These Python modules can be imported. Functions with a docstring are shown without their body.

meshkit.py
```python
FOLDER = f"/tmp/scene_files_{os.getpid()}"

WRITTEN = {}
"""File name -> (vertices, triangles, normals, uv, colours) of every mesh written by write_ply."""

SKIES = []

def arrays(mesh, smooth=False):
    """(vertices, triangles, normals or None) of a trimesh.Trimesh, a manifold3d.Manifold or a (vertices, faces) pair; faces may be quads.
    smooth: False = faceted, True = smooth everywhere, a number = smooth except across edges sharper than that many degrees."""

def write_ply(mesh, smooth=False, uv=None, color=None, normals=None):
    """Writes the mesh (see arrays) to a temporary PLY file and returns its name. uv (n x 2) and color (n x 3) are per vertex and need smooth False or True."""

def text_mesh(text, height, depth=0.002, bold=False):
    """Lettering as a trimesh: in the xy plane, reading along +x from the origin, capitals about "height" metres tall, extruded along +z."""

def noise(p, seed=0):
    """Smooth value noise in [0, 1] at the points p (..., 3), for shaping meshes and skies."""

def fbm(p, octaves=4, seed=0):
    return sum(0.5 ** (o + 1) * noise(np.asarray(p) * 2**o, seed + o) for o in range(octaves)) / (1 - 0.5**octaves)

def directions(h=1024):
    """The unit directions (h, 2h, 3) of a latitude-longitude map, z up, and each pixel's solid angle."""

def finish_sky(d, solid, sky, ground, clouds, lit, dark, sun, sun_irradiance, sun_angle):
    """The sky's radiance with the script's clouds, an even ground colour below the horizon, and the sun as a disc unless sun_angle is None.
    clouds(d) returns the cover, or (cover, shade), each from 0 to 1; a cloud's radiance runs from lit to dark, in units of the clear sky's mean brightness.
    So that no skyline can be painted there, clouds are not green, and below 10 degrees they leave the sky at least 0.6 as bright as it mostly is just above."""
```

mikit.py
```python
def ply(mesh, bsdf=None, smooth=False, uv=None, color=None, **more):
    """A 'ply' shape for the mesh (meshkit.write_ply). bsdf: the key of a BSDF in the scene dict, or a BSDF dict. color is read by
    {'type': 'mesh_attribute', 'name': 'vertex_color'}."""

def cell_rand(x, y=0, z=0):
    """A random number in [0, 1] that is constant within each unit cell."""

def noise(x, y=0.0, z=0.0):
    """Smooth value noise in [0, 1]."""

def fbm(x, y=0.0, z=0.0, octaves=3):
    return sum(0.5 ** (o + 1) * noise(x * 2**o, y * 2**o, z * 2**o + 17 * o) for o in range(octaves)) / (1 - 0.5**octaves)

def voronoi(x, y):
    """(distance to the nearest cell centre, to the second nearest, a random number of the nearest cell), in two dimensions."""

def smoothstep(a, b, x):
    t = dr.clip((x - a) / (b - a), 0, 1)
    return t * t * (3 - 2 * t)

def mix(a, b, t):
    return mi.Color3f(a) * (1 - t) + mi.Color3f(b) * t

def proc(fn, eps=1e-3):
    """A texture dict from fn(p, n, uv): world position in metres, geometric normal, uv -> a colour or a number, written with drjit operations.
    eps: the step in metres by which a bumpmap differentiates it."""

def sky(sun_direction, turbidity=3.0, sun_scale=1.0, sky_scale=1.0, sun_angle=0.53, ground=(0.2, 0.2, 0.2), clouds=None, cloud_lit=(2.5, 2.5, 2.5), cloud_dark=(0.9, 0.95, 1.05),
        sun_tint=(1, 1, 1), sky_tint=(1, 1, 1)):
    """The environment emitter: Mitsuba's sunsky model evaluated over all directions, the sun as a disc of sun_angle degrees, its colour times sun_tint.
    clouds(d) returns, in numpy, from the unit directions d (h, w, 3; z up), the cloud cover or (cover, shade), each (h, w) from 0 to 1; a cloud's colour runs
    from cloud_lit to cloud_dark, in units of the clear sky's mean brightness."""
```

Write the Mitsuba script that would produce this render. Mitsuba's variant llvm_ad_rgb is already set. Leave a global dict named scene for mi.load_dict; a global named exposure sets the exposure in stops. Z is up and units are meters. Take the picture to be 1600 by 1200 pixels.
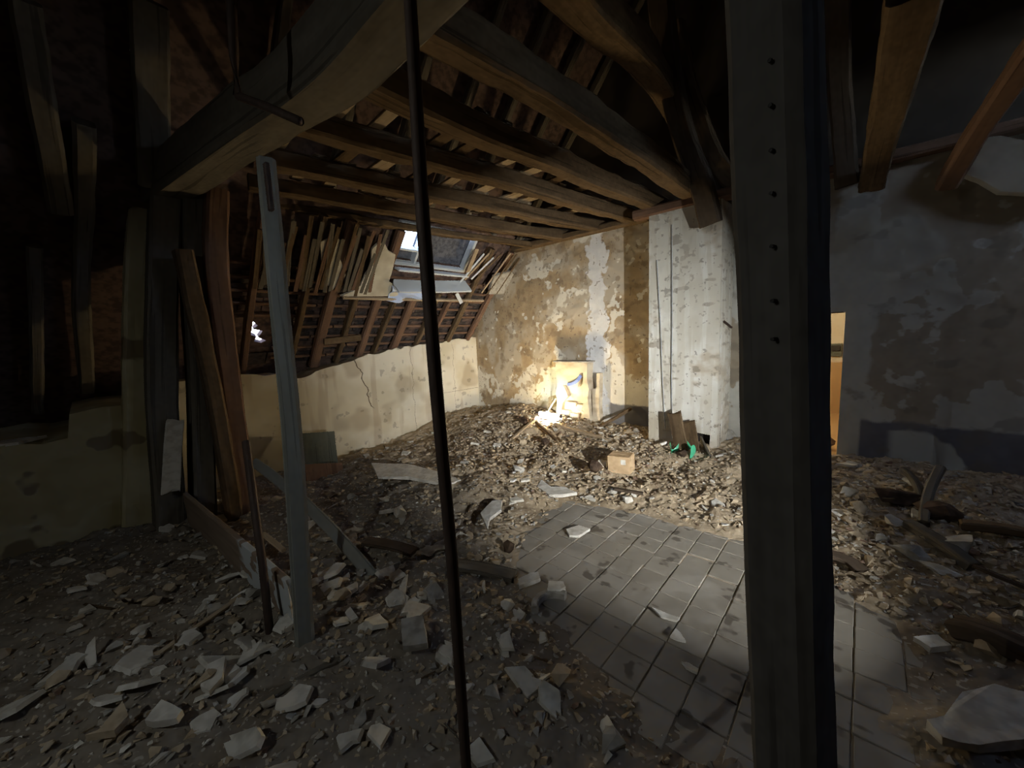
import math, random
import numpy as np, trimesh, mitsuba as mi, drjit as dr
import mikit, meshkit
from mikit import proc, noise, fbm, smoothstep, mix, cell_rand, voronoi
from shapely.geometry import Polygon, Point, LineString, box as sbox
T = mi.ScalarTransform4f
scene, labels = {}, {}

# ------------------------------------------------------------------ camera, sky, lamps, exposure
F = 601.0                                   # focal length in pixels of the 1600 wide frame (ultra wide phone lens)
PITCH, ROLL, VPX, H = math.radians(7.0), math.radians(2.36), 1345.0, 1.55
_down = np.array([math.sin(ROLL) * math.cos(PITCH), math.cos(ROLL) * math.cos(PITCH), math.sin(PITCH)])
_up = -_down
_dx = VPX - 800
_Y = np.array([_dx, -(_down[0] * _dx + _down[2] * F) / _down[1], F]); _Y /= np.linalg.norm(_Y)
M = np.array([np.cross(_Y, _up), _Y, _up])   # rows: room axes in camera axes (right, down, forward)
CAM = np.array([0, 0, H])
scene['camera'] = {'type': 'perspective', 'fov': 2 * math.degrees(math.atan(800 / F)), 'fov_axis': 'x', 'near_clip': 0.05, 'far_clip': 200.0,
                   'to_world': T().look_at(origin=CAM.tolist(), target=(CAM + M @ [0, 0, 1]).tolist(), up=(M @ [0, -1, 0]).tolist())}
scene['sky'] = mikit.sky((0.2, -0.5, 0.7), turbidity=3.0, sun_scale=0.0, sky_scale=130.0, sky_tint=(1.22, 1.03, 0.88), ground=(0.1, 0.1, 0.1))
LAMP_HAND = dict(pos=(2.0, 1.0, 1.2), aim=(-3.3, 4.3, 0.95), power=(125, 124, 116), cutoff=26.5, beam=8.0)   # torch held out of frame on the right
FILL_BACK = dict(pos=(-1.3, -1.7, 2.5), aim=(-1.6, 0.75, 0.35), power=(2.9, 3.0, 2.85), cutoff=66.0, beam=24.0)                                            # weak fill light added behind the camera, no lamp stands there
LAMP_ROOM = dict(pos=(-1.0, 6.3, 1.9), power=(4.6, 3.9, 2.6))                                               # bulb of the room behind the door
LAMP_WORK = (520.0, 393.0, 208.0)                                                                              # tube of the work lamp on the heap
exposure = 0.0

def ray(u, v): return M @ np.array([u - 800.0, v - 600.0, F])
def at(u, v, axis, val):
    """The point of the plane x, y or z = val that the photograph's pixel shows."""
    k = 'xyz'.index(axis); d = ray(u, v); return CAM + d * ((val - CAM[k]) / d[k])

# ------------------------------------------------------------------ naming helpers
used = {}
def numbered(name):
    n = used.get(name, 0); used[name] = n + 1
    return name if n == 0 else f'{name}_{n:03d}'
def tag(key, label=None, cat=None, group=None, kind=None):
    d = {}
    if label: d['label'] = label
    if cat: d['category'] = cat
    if group: d['group'] = group
    if kind: d['kind'] = kind
    labels[key] = d
    return key
def thing(name, label, cat, group=None): return tag(numbered(name), label, cat, group)
def obj(name, mesh, mat, parent=None, smooth=False, to_world=None, label=None, kind=None, **more):
    key = numbered(f'{parent}__{name}' if parent else name)
    uv = None
    if isinstance(mesh, tuple) and len(mesh) == 3: uv, mesh = mesh[2], mesh[:2]
    d = mesh if isinstance(mesh, dict) else mikit.ply(mesh, mat, smooth=smooth, uv=uv)
    d = dict(d, **more)
    if to_world is not None: d['to_world'] = to_world
    scene[key] = d
    if label or kind: tag(key, label, kind=kind)
    return key

# ------------------------------------------------------------------ materials
def F3(a): return mi.Color3f(*a)
def add(name, fn, bump=None, amount=1.0, eps=2e-3, spec=None):
    if spec: b = {'type': 'principled', 'base_color': proc(fn), **spec}
    else: b = {'type': 'diffuse', 'reflectance': proc(fn)}
    if bump is not None: b = {'type': 'bumpmap', 'arbitrary': proc(bump, eps), 'scale': amount, 'bsdf': b}
    scene[name] = {'type': 'twosided', 'bsdf': b}
def wood(name, dark, light, bump=0.003, k=1.0):
    def col(p, n, uv):
        a = fbm(uv.x * 4, uv.y * 60 * k, 0.0, 3); b = fbm(uv.x * 2.3 + 9, uv.y * 9, 5.0, 3); g = fbm(uv.x * 30, uv.y * 40, 2.0, 2)
        crack = smoothstep(0.66, 0.74, fbm(uv.x * 1.1, uv.y * 42 * k, 3.0, 3))
        return mix(mix(dark, light, dr.clip(a * 0.3 + b * 0.6 + g * 0.3 - 0.1, 0, 1)), [c * 0.5 for c in dark], crack * 0.5)
    def bmp(p, n, uv): return fbm(uv.x * 5, uv.y * 50 * k, 0.0, 3)
    add(name, col, bmp if bump else None, bump)
wood('oak_brown', (0.045, 0.031, 0.020), (0.19, 0.135, 0.083))
wood('oak_pale', (0.25, 0.19, 0.125), (0.48, 0.39, 0.28))
wood('oak_red', (0.11, 0.066, 0.047), (0.235, 0.15, 0.105))
wood('oak_dark', (0.05, 0.038, 0.028), (0.13, 0.10, 0.075))
wood('oak_grey', (0.085, 0.075, 0.06), (0.20, 0.18, 0.145))
wood('post_wood', (0.062, 0.056, 0.049), (0.165, 0.158, 0.146))
wood('paint_grey', (0.19, 0.195, 0.175), (0.28, 0.285, 0.26), bump=0.002)
wood('paint_green', (0.085, 0.095, 0.078), (0.155, 0.165, 0.14), bump=0.002)
def plaster_bump(p, n, uv): return fbm(p.x * 9 + 3, p.y * 9, p.z * 9, 4)
def col_knee(p, n, uv):
    a = fbm(p.y * 1.7, p.z * 2.3, 1.0, 4); b = fbm(p.y * 9, p.z * 9, 4.0, 3)
    c = mix((0.60, 0.545, 0.42), (0.70, 0.66, 0.56), smoothstep(0.35, 0.65, a))
    c = mix(c, (0.40, 0.33, 0.23), smoothstep(0.60, 0.75, fbm(p.y * 2.1 + 5, p.z * 2.6, 9.0, 3)) * 0.6)
    c = mix(c, (0.34, 0.25, 0.16), smoothstep(0.62, 0.72, fbm(p.y * 7 + 1, p.z * 0.7, 2.0, 3)) * 0.35)   # run marks
    # one long crack and a few hairlines
    w = 0.05 * (fbm(p.z * 9, 2.0, 0.0, 3) - 0.5) * 2
    crack = 1 - smoothstep(0.004, 0.013, dr.abs(p.y - 2.62 - (1.30 - p.z) * 0.28 - w)) ; crack = crack * smoothstep(0.55, 0.6, p.z)
    hair = 1 - smoothstep(0.002, 0.006, dr.abs(p.y - 3.55 - w * 0.7)); hair2 = 1 - smoothstep(0.002, 0.006, dr.abs(p.y - 4.42 + w * 0.5))
    hair3 = (1 - smoothstep(0.002, 0.007, dr.abs(p.z - 0.62 - w * 0.3))) * smoothstep(4.05, 4.1, p.y)
    return mix(c, (0.13, 0.10, 0.07), dr.clip(crack * 0.9 + (hair + hair2 + hair3) * 0.5 + smoothstep(0.72, 0.78, b) * 0.35, 0, 1))
add('plaster_knee', col_knee, plaster_bump, 0.018)
def col_far(p, n, uv):
    x, z = p.x, p.z
    r = fbm(x * 2.3, z * 2.3, 1.0, 4); r2 = fbm(x * 6 + 7, z * 6, 2.0, 3); r3 = fbm(x * 14, z * 14, 5.0, 3)
    r4 = fbm(x * 22, z * 22, 9.0, 3); med = fbm(x * 3.6 + 3, z * 2.6, 7.0, 5)
    ochre = mix((0.30, 0.225, 0.14), (0.42, 0.335, 0.225), r3 * 0.6 + r4 * 0.4)
    ochre = mix(ochre, (0.46, 0.42, 0.35), smoothstep(0.42, 0.66, med) * 0.8)
    ochre = mix(ochre, (0.20, 0.15, 0.10), smoothstep(0.60, 0.72, fbm(x * 8, z * 7 + 4, 3.0, 4)) * 0.55)
    pale = mix((0.55, 0.52, 0.44), (0.68, 0.66, 0.60), r2 * 0.5 + r4 * 0.5)
    left = smoothstep(0.50, 0.54, r * 0.55 + r2 * 0.25 + r3 * 0.2 - 0.085 + 0.22 * smoothstep(1.25, 0.70, z + (r - 0.5) * 0.7) - 0.05 * smoothstep(-3.9, -4.8, x))
    left = dr.maximum(left, smoothstep(0.66, 0.69, r2 * 0.6 + r3 * 0.4))
    strip = smoothstep(0.15, 0.12, dr.abs(x + 2.82) + (r2 - 0.5) * 0.26 + (r3 - 0.5) * 0.12) * smoothstep(0.2, 0.5, z)
    cl = mix(ochre, pale, left)
    cl = mix(cl, mix((0.60, 0.61, 0.62), (0.70, 0.71, 0.72), r4), strip)
    cl = mix(cl, (0.16, 0.13, 0.10), smoothstep(0.70, 0.77, r4) * 0.6)
    cl = mix(cl, (0.15, 0.15, 0.16), smoothstep(-2.68, -2.62, x + (r2 - 0.5) * 0.08) * smoothstep(0.56, 0.53, z + (r2 - 0.5) * 0.06))
    grey = mix((0.38, 0.38, 0.35), (0.50, 0.50, 0.465), r2 * 0.5 + fbm(x * 20, z * 20, 3.0, 3) * 0.5)
    brown = mix((0.25, 0.215, 0.165), (0.33, 0.29, 0.23), r3)
    fl = smoothstep(0.52, 0.56, r * 0.5 + r2 * 0.3 + r3 * 0.2 - 0.09 * smoothstep(2.0, 2.6, z) + 0.10 * smoothstep(1.0, 0.7, z) + 0.05 * smoothstep(0.3, 1.0, x))
    jamb = smoothstep(0.17, 0.12, dr.abs(x + 0.06) + (r2 - 0.5) * 0.14)
    head = smoothstep(1.66, 1.72, z) * smoothstep(2.55, 2.3, z + (r - 0.5)) * smoothstep(0.45, 0.2, x + (r - 0.5) * 0.8)
    cr = mix(brown, grey, dr.clip(fl + jamb + head, 0, 1))
    dado = smoothstep(0.62, 0.58, z + (r2 - 0.5) * 0.08) * smoothstep(0.03, 0.06, x)
    chip = smoothstep(0.36, 0.30, z + (r - 0.5) * 0.9 + 0.12 * smoothstep(0.75, 1.1, x)) * smoothstep(0.22, 0.30, x)
    cr = mix(cr, mix((0.12, 0.12, 0.14), (0.17, 0.17, 0.19), r3), dado)
    cr = mix(cr, (0.40, 0.41, 0.38), dado * chip)
    cr = mix(cr, (0.17, 0.15, 0.12), smoothstep(0.62, 0.74, fbm(x * 5 + 1, z * 6, 6.0, 4)) * 0.5)
    return mix(cl, cr, smoothstep(-1.5, -1.4, x))
add('plaster_far', col_far, plaster_bump, 0.02)
def col_chim(p, n, uv):
    x, z = p.x + 0.6 * (p.y - 4.5), p.z
    r = fbm(x * 2.6, z * 2.6, 3.0, 4); r2 = fbm(x * 9, z * 16, 2.0, 3)
    c = mix((0.62, 0.61, 0.55), (0.73, 0.73, 0.69), smoothstep(0.35, 0.6, r))
    c = mix(c, (0.42, 0.34, 0.23), smoothstep(0.54, 0.72, r * 0.7 + r2 * 0.3 + 0.10 * smoothstep(2.2, 2.7, z)) * 0.7)
    c = mix(c, (0.25, 0.22, 0.18), smoothstep(0.66, 0.74, r2) * 0.6)
    c = mix(c, (0.20, 0.18, 0.15), smoothstep(0.70, 0.78, fbm(x * 24, z * 26, 4.0, 3) + 0.05 * smoothstep(1.7, 2.2, z)) * 0.6)
    c = mix(c, (0.52, 0.48, 0.40), smoothstep(0.45, 0.6, fbm(x * 16, z * 1.1, 8.0, 3)) * 0.45)
    return mix(c, (0.40, 0.34, 0.25), smoothstep(0.62, 0.30, z + (r - 0.5)) * 0.5)
add('plaster_chimney', col_chim, plaster_bump, 0.02)
def col_pl(p, n, uv):
    r = fbm(p.x * 4, p.y * 4, p.z * 4, 4)
    return mix((0.45, 0.41, 0.32), (0.60, 0.57, 0.48), smoothstep(0.3, 0.7, r))
add('plaster_old', col_pl, plaster_bump, 0.018)
def col_bay(p, n, uv):
    r = fbm(p.x * 2 + 3, p.y * 2.4, p.z * 2.4, 4)
    c = mix((0.42, 0.36, 0.20), (0.56, 0.52, 0.36), smoothstep(0.3, 0.65, r))
    return mix(c, (0.24, 0.19, 0.11), smoothstep(0.62, 0.7, fbm(p.y * 5, p.z * 5, 1.0, 3)))
add('plaster_bay', col_bay, plaster_bump, 0.02)
def col_dark(p, n, uv):
    return mix((0.05, 0.042, 0.036), (0.10, 0.085, 0.07), fbm(p.x * 6, p.y * 6, p.z * 6, 3))
add('dark_masonry', col_dark)
def col_block(p, n, uv):
    r = fbm(p.x * 5, p.y * 5, p.z * 7, 4)
    return mix((0.40, 0.33, 0.24), (0.58, 0.52, 0.42), smoothstep(0.3, 0.65, r))
add('hearth_block', col_block, plaster_bump, 0.02)
def col_ground(p, n, uv):
    r = fbm(p.x * 1.6, p.y * 1.6, 3.0, 3); f = fbm(p.x * 26, p.y * 26, p.z * 26, 3); g = noise(p.x * 70, p.y * 70, p.z * 70)
    c = mix((0.27, 0.21, 0.14), (0.47, 0.385, 0.275), smoothstep(0.3, 0.7, r * 0.5 + f * 0.5))
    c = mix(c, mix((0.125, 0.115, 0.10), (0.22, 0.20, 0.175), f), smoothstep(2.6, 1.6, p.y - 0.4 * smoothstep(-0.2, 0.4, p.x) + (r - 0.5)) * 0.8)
    c = mix(c, (0.12, 0.085, 0.055), smoothstep(0.56, 0.70, fbm(p.x * 3 + 4, p.y * 3, 8.0, 3)) * 0.35)
    return mix(c, (0.55, 0.51, 0.44), smoothstep(0.72, 0.85, g) * 0.55)
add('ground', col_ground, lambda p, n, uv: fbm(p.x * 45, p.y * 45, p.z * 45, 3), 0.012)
def col_tile(p, n, uv):
    r = cell_rand(dr.floor((p.x + 0.47) / 0.175), dr.floor((p.y - 0.035) / 0.175), 3); f = fbm(p.x * 14, p.y * 14, 1.0, 4)
    c = mix((0.26, 0.237, 0.20), (0.335, 0.31, 0.265), r * 0.5 + f * 0.5)
    c = mix(c, (0.40, 0.375, 0.33), smoothstep(0.55, 0.68, fbm(p.x * 3, p.y * 3, 6.0, 4)) * 0.5)
    return mix(c, (0.09, 0.075, 0.06), smoothstep(0.66, 0.74, fbm(p.x * 9 + 2, p.y * 9, 8.0, 3)) * 0.7)
add('floor_tile', col_tile, lambda p, n, uv: fbm(p.x * 30, p.y * 30, 1.0, 3), 0.004)
def stone(name, a, b, bump=0.012):
    add(name, lambda p, n, uv: mix(a, b, smoothstep(0.25, 0.7, fbm(p.x * 22, p.y * 22, p.z * 22, 3))), plaster_bump if bump else None, bump)
stone('chunk_white', (0.52, 0.50, 0.45), (0.70, 0.69, 0.65))
stone('chunk_grey', (0.26, 0.245, 0.215), (0.40, 0.385, 0.35))
stone('chunk_tan', (0.32, 0.255, 0.175), (0.47, 0.39, 0.28))
stone('chunk_brick', (0.15, 0.10, 0.075), (0.26, 0.18, 0.135))
stone('chunk_dark', (0.045, 0.032, 0.025), (0.10, 0.07, 0.05))
stone('roof_tile_clay', (0.075, 0.055, 0.05), (0.15, 0.105, 0.09), 0)
stone('roof_tile_dark', (0.04, 0.035, 0.035), (0.085, 0.07, 0.065), 0)
stone('slate', (0.075, 0.08, 0.10), (0.14, 0.15, 0.18), 0)
stone('cardboard_brown', (0.48, 0.34, 0.20), (0.58, 0.43, 0.27), 0)
stone('plaster_fallen', (0.42, 0.40, 0.35), (0.60, 0.58, 0.52))
def col_peel(p, n, uv):
    k = smoothstep(-2.95, -2.85, p.x + 0.25 * (fbm(p.x * 6, p.z * 9, 1.0, 3) - 0.5)) * smoothstep(0.62, 0.56, fbm(p.x * 8, p.z * 13, 4.0, 3))
    return mix(mix((0.20, 0.15, 0.11), (0.30, 0.235, 0.18), fbm(p.x * 3, p.z * 40, 2.0, 3)), (0.50, 0.53, 0.54), k)
add('peeling_board', col_peel, plaster_bump, 0.01)
add('iron', lambda p, n, uv: mix((0.035, 0.026, 0.022), (0.085, 0.055, 0.042), fbm(p.x * 60, p.y * 60, p.z * 25, 3)), spec={'roughness': 0.65, 'metallic': 0.3, 'specular': 0.3})
def flat(name, c, rough=0.6): scene[name] = {'type': 'twosided', 'bsdf': {'type': 'principled', 'base_color': {'type': 'rgb', 'value': list(c)}, 'roughness': rough}}
flat('shadow_line_grey', (0.30, 0.32, 0.35)); flat('green_plastic', (0.07, 0.42, 0.24), 0.4); flat('black_plastic', (0.02, 0.02, 0.022)); flat('blue_plastic', (0.12, 0.18, 0.45))
flat('sheet_blue', (0.45, 0.55, 0.78), 0.5); flat('niche_black', (0.015, 0.012, 0.01)); flat('reflector', (0.75, 0.72, 0.66), 0.3)
add('room_ochre', lambda p, n, uv: mix((0.46, 0.30, 0.15), mix((0.62, 0.54, 0.40), (0.70, 0.64, 0.52), fbm(p.x * 5, p.y * 5, p.z * 5, 3)), smoothstep(0.93, 0.97, p.z))); flat('paint_pale', (0.50, 0.55, 0.60), 0.6)
scene['pane_glass'] = {'type': 'thindielectric', 'int_ior': 1.5}

# ------------------------------------------------------------------ mesh helpers
def timber(path, w, h, up=(0, 0, 1), rough=0.012, step=0.06, seed=0, taper=(1, 1), rag=0.0):
    """A hewn timber or board along the polyline: width w across, height h along up; ends can be ragged. Returns (v, f, uv)."""
    path = np.asarray(path, float); seg = np.linalg.norm(np.diff(path, axis=0), axis=1); L = seg.sum(); cum = np.r_[0, np.cumsum(seg)]
    n = max(3, int(L / step) + 1); s = np.linspace(0, L, n)
    if len(path) > 2:
        from scipy.interpolate import PchipInterpolator
        pts = np.stack([PchipInterpolator(cum, path[:, k])(s) for k in range(3)], 1)
    else: pts = np.stack([np.interp(s, cum, path[:, k]) for k in range(3)], 1)
    t = np.gradient(pts, axis=0); t /= np.linalg.norm(t, axis=1, keepdims=True)
    side = np.cross(t, np.asarray(up, float)); side /= np.linalg.norm(side, axis=1, keepdims=True); u = np.cross(side, t)
    c = min(0.18 * min(w, h), 0.02); a, b = w / 2, h / 2
    sec = []
    for (sx, sy) in ((1, 1), (-1, 1), (-1, -1), (1, -1)):
        cor = [(sx * (a - c), sy * b), (sx * a, sy * (b - c))]
        if sx * sy > 0: cor = cor[::-1]
        sec += cor
    full, strips = [], []
    for i in range(8):
        p, q = np.array(sec[i]), np.array(sec[(i + 1) % 8]); L_ = np.linalg.norm(q - p); k_ = max(1, min(4, int(L_ / 0.035)))
        strips += list(range(len(full), len(full) + k_)); full += [p + (q - p) * e / k_ for e in range(k_ + 1)]
    full = np.array(full); m = len(full); strips = np.array(strips)
    per = np.r_[0, np.cumsum(np.linalg.norm(np.diff(full, axis=0), axis=1))]
    sc = np.interp(s / L, [0, 1], taper)[:, None]
    X, Z = full[None, :, 0] * sc, full[None, :, 1] * sc
    V = pts[:, None] + X[..., None] * side[:, None] + Z[..., None] * u[:, None]
    if rough:
        q = np.stack(np.broadcast_arrays(s[:, None] * 2.2, full[None, :, 0] * 7, full[None, :, 1] * 7 + seed * 3.1), -1)
        q2 = q * np.array([3.5, 3, 3])
        d = (meshkit.noise(q, seed) - 0.5) * 1.2 * rough + (meshkit.noise(q2, seed + 5) - 0.5) * 0.8 * rough
        nn = (full / (np.linalg.norm(full, axis=1, keepdims=True) + 1e-9))
        V = V + d[..., None] * (nn[None, :, :1] * side[:, None] + nn[None, :, 1:] * u[:, None])
        wob = (meshkit.noise(np.stack([s * 0.9, s * 0, s * 0 + seed], 1), seed + 9) - 0.5) * rough * 2.2
        V = V + (wob[:, None] * side)[:, None]
    if rag:
        r = (meshkit.noise(np.stack([full[:, 0] * 25, full[:, 1] * 25, np.full(m, seed)], 1), seed) - 0.5) * 2 * rag
        V[0] += r[:, None] * t[0]; V[-1] += np.roll(r, 3)[:, None] * t[-1]
    V = V.reshape(-1, 3)
    UV = np.stack(np.broadcast_arrays(s[:, None] + seed * 1.7, per[None] + seed * 0.37), -1).reshape(-1, 2)
    i, j = np.meshgrid(np.arange(n - 1), strips, indexing='ij')
    q = np.stack([i * m + j, (i + 1) * m + j, (i + 1) * m + j + 1, i * m + j + 1], -1).reshape(-1, 4)
    Fc = [q[:, [0, 1, 2]], q[:, [0, 2, 3]]]
    for e, flip in ((0, False), (n - 1, True)):
        base = len(V); ring = V[e * m:(e + 1) * m]
        V = np.vstack([V, ring, ring.mean(0)]); UV = np.vstack([UV, full + s[e] + seed, [[s[e] + seed, 0]]])
        k = np.arange(m); tri = np.stack([base + k, base + (k + 1) % m, np.full(m, base + m)], 1)
        Fc.append(tri[:, ::-1] if flip else tri)
    f = np.vstack(Fc)
    # outward winding
    vol = np.einsum('ij,ij->i', V[f[:, 0]], np.cross(V[f[:, 1]], V[f[:, 2]])).sum()
    return V, (f if vol > 0 else f[:, ::-1]), UV
def bx(size, centre=(0, 0, 0)):
    m = trimesh.creation.box(size); m.apply_translation(centre); return m
def cbox(size, c=0.01):
    """A box with chamfered edges, centred."""
    a = np.array(size) / 2; pts = []
    for sx in (1, -1):
        for sy in (1, -1):
            for sz in (1, -1):
                s = np.array([sx, sy, sz])
                for k in range(3):
                    e = np.full(3, c); e[k] = 0; pts.append(s * (a - e))
    return trimesh.convex.convex_hull(np.array(pts))
def chunk(rng, size, n=11):
    p = rng.normal(size=(n, 3)); p /= np.linalg.norm(p, axis=1, keepdims=True); p *= rng.uniform(0.75, 1.0, (n, 1))
    m = trimesh.convex.convex_hull(p * np.array(size) / 2); return m
def blob(rng, n=9, irr=0.35, aspect=1.0):
    a = np.sort(rng.uniform(0, 2 * np.pi, n)); r = 1 + rng.uniform(-irr, irr, n)
    return Polygon(np.stack([np.cos(a) * r * aspect, np.sin(a) * r], 1)).buffer(0)
def slab(poly, t):
    """A ragged flat piece with a bevelled upper rim, its underside at z = 0."""
    if poly.geom_type != 'Polygon': poly = max(poly.geoms, key=lambda g: g.area)
    return trimesh.creation.extrude_polygon(poly, t)
def place(mesh, origin, ex, ey, ez):
    m = np.eye(4); m[:3, 0], m[:3, 1], m[:3, 2], m[:3, 3] = ex, ey, ez, origin
    mesh = mesh.copy(); mesh.apply_transform(m)
    if np.linalg.det(m[:3, :3]) < 0: mesh.invert()
    return mesh
def tube(pts, r, sides=8):
    v, f = meshkit_tube(np.asarray(pts, float), r, sides); return trimesh.Trimesh(v, f, process=False)
def meshkit_tube(p, r, sides):
    t = np.gradient(p, axis=0); t /= np.linalg.norm(t, axis=1, keepdims=True)
    a = np.cross(t, np.where(np.abs(t[:, 2:]) < 0.9, [0, 0, 1.0], [1.0, 0, 0])); a /= np.linalg.norm(a, axis=1, keepdims=True); b = np.cross(t, a)
    ang = np.arange(sides) * 2 * np.pi / sides; r = np.broadcast_to(r, (len(p),))
    v = p[:, None] + r[:, None, None] * (np.cos(ang)[None, :, None] * a[:, None] + np.sin(ang)[None, :, None] * b[:, None])
    n = len(p); i, j = np.meshgrid(np.arange(n - 1), np.arange(sides), indexing='ij')
    q = np.stack([i * sides + j, i * sides + (j + 1) % sides, (i + 1) * sides + (j + 1) % sides, (i + 1) * sides + j], -1).reshape(-1, 4)
    v = np.vstack([v.reshape(-1, 3), p[:1], p[-1:]]); k = np.arange(sides)
    c0 = np.stack([k * 0 + n * sides, (k + 1) % sides, k], 1); c1 = np.stack([k * 0 + n * sides + 1, (n - 1) * sides + k, (n - 1) * sides + (k + 1) % sides], 1)
    f = np.vstack([q[:, [0, 1, 2]], q[:, [0, 2, 3]], c0, c1])
    return v, f
def sheet(fn, nu, nv, thick):
    """A thin closed sheet: fn(u, v) in [0,1]^2 -> point; thick offsets along the mean normal."""
    u, v = np.meshgrid(np.linspace(0, 1, nu), np.linspace(0, 1, nv), indexing='ij'); P = fn(u, v)
    nrm = np.cross(P[-1, 0] - P[0, 0], P[0, -1] - P[0, 0]); nrm /= np.linalg.norm(nrm)
    A, B = P.reshape(-1, 3), (P - thick * nrm).reshape(-1, 3); n = nu * nv
    i, j = np.meshgrid(np.arange(nu - 1), np.arange(nv - 1), indexing='ij'); k = i * nv + j
    q = np.stack([k, k + nv, k + nv + 1, k + 1], -1).reshape(-1, 4)
    f = [q[:, [0, 1, 2]], q[:, [0, 2, 3]], q[:, [2, 1, 0]] + n, q[:, [3, 2, 0]] + n]
    rim = np.r_[np.arange(nv - 1), (np.arange(nu - 1)) * nv + nv - 1, (nu - 1) * nv + np.arange(nv - 1, 0, -1), np.arange(nu - 1, 0, -1) * nv]
    r2 = np.roll(rim, -1); f += [np.stack([rim, rim + n, r2 + n], 1)[:, ::-1] * 1, np.stack([rim, r2 + n, r2], 1)[:, ::-1]]
    m = trimesh.Trimesh(np.vstack([A, B]), np.vstack(f), process=False); m.fix_normals(); return m

# ------------------------------------------------------------------ room dimensions
XK, YG, YC = -5.4, 5.0, 4.5               # knee wall face, far wall face, chimney face
SX, SZ = 0.642, 0.767                     # direction of the roof slope (cos, sin)
RN = np.array([SZ, 0, -SX])               # its inward normal
def roof_pt(y, s, off=0.0): return np.array([XK + s * SX, y, 1.57 + s * SZ]) + off * RN
def roof_px(u, v, off=0.0):
    d = ray(u, v); p0 = roof_pt(0, 0, off); p = CAM + d * ((RN @ (p0 - CAM)) / (RN @ d)); return p[1], (p[2] - p0[2]) / SZ
XR, ZR = -0.3, 1.57 + (-0.3 - XK) * SZ / SX   # ridge
SR = (XR - XK) / SX

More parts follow.
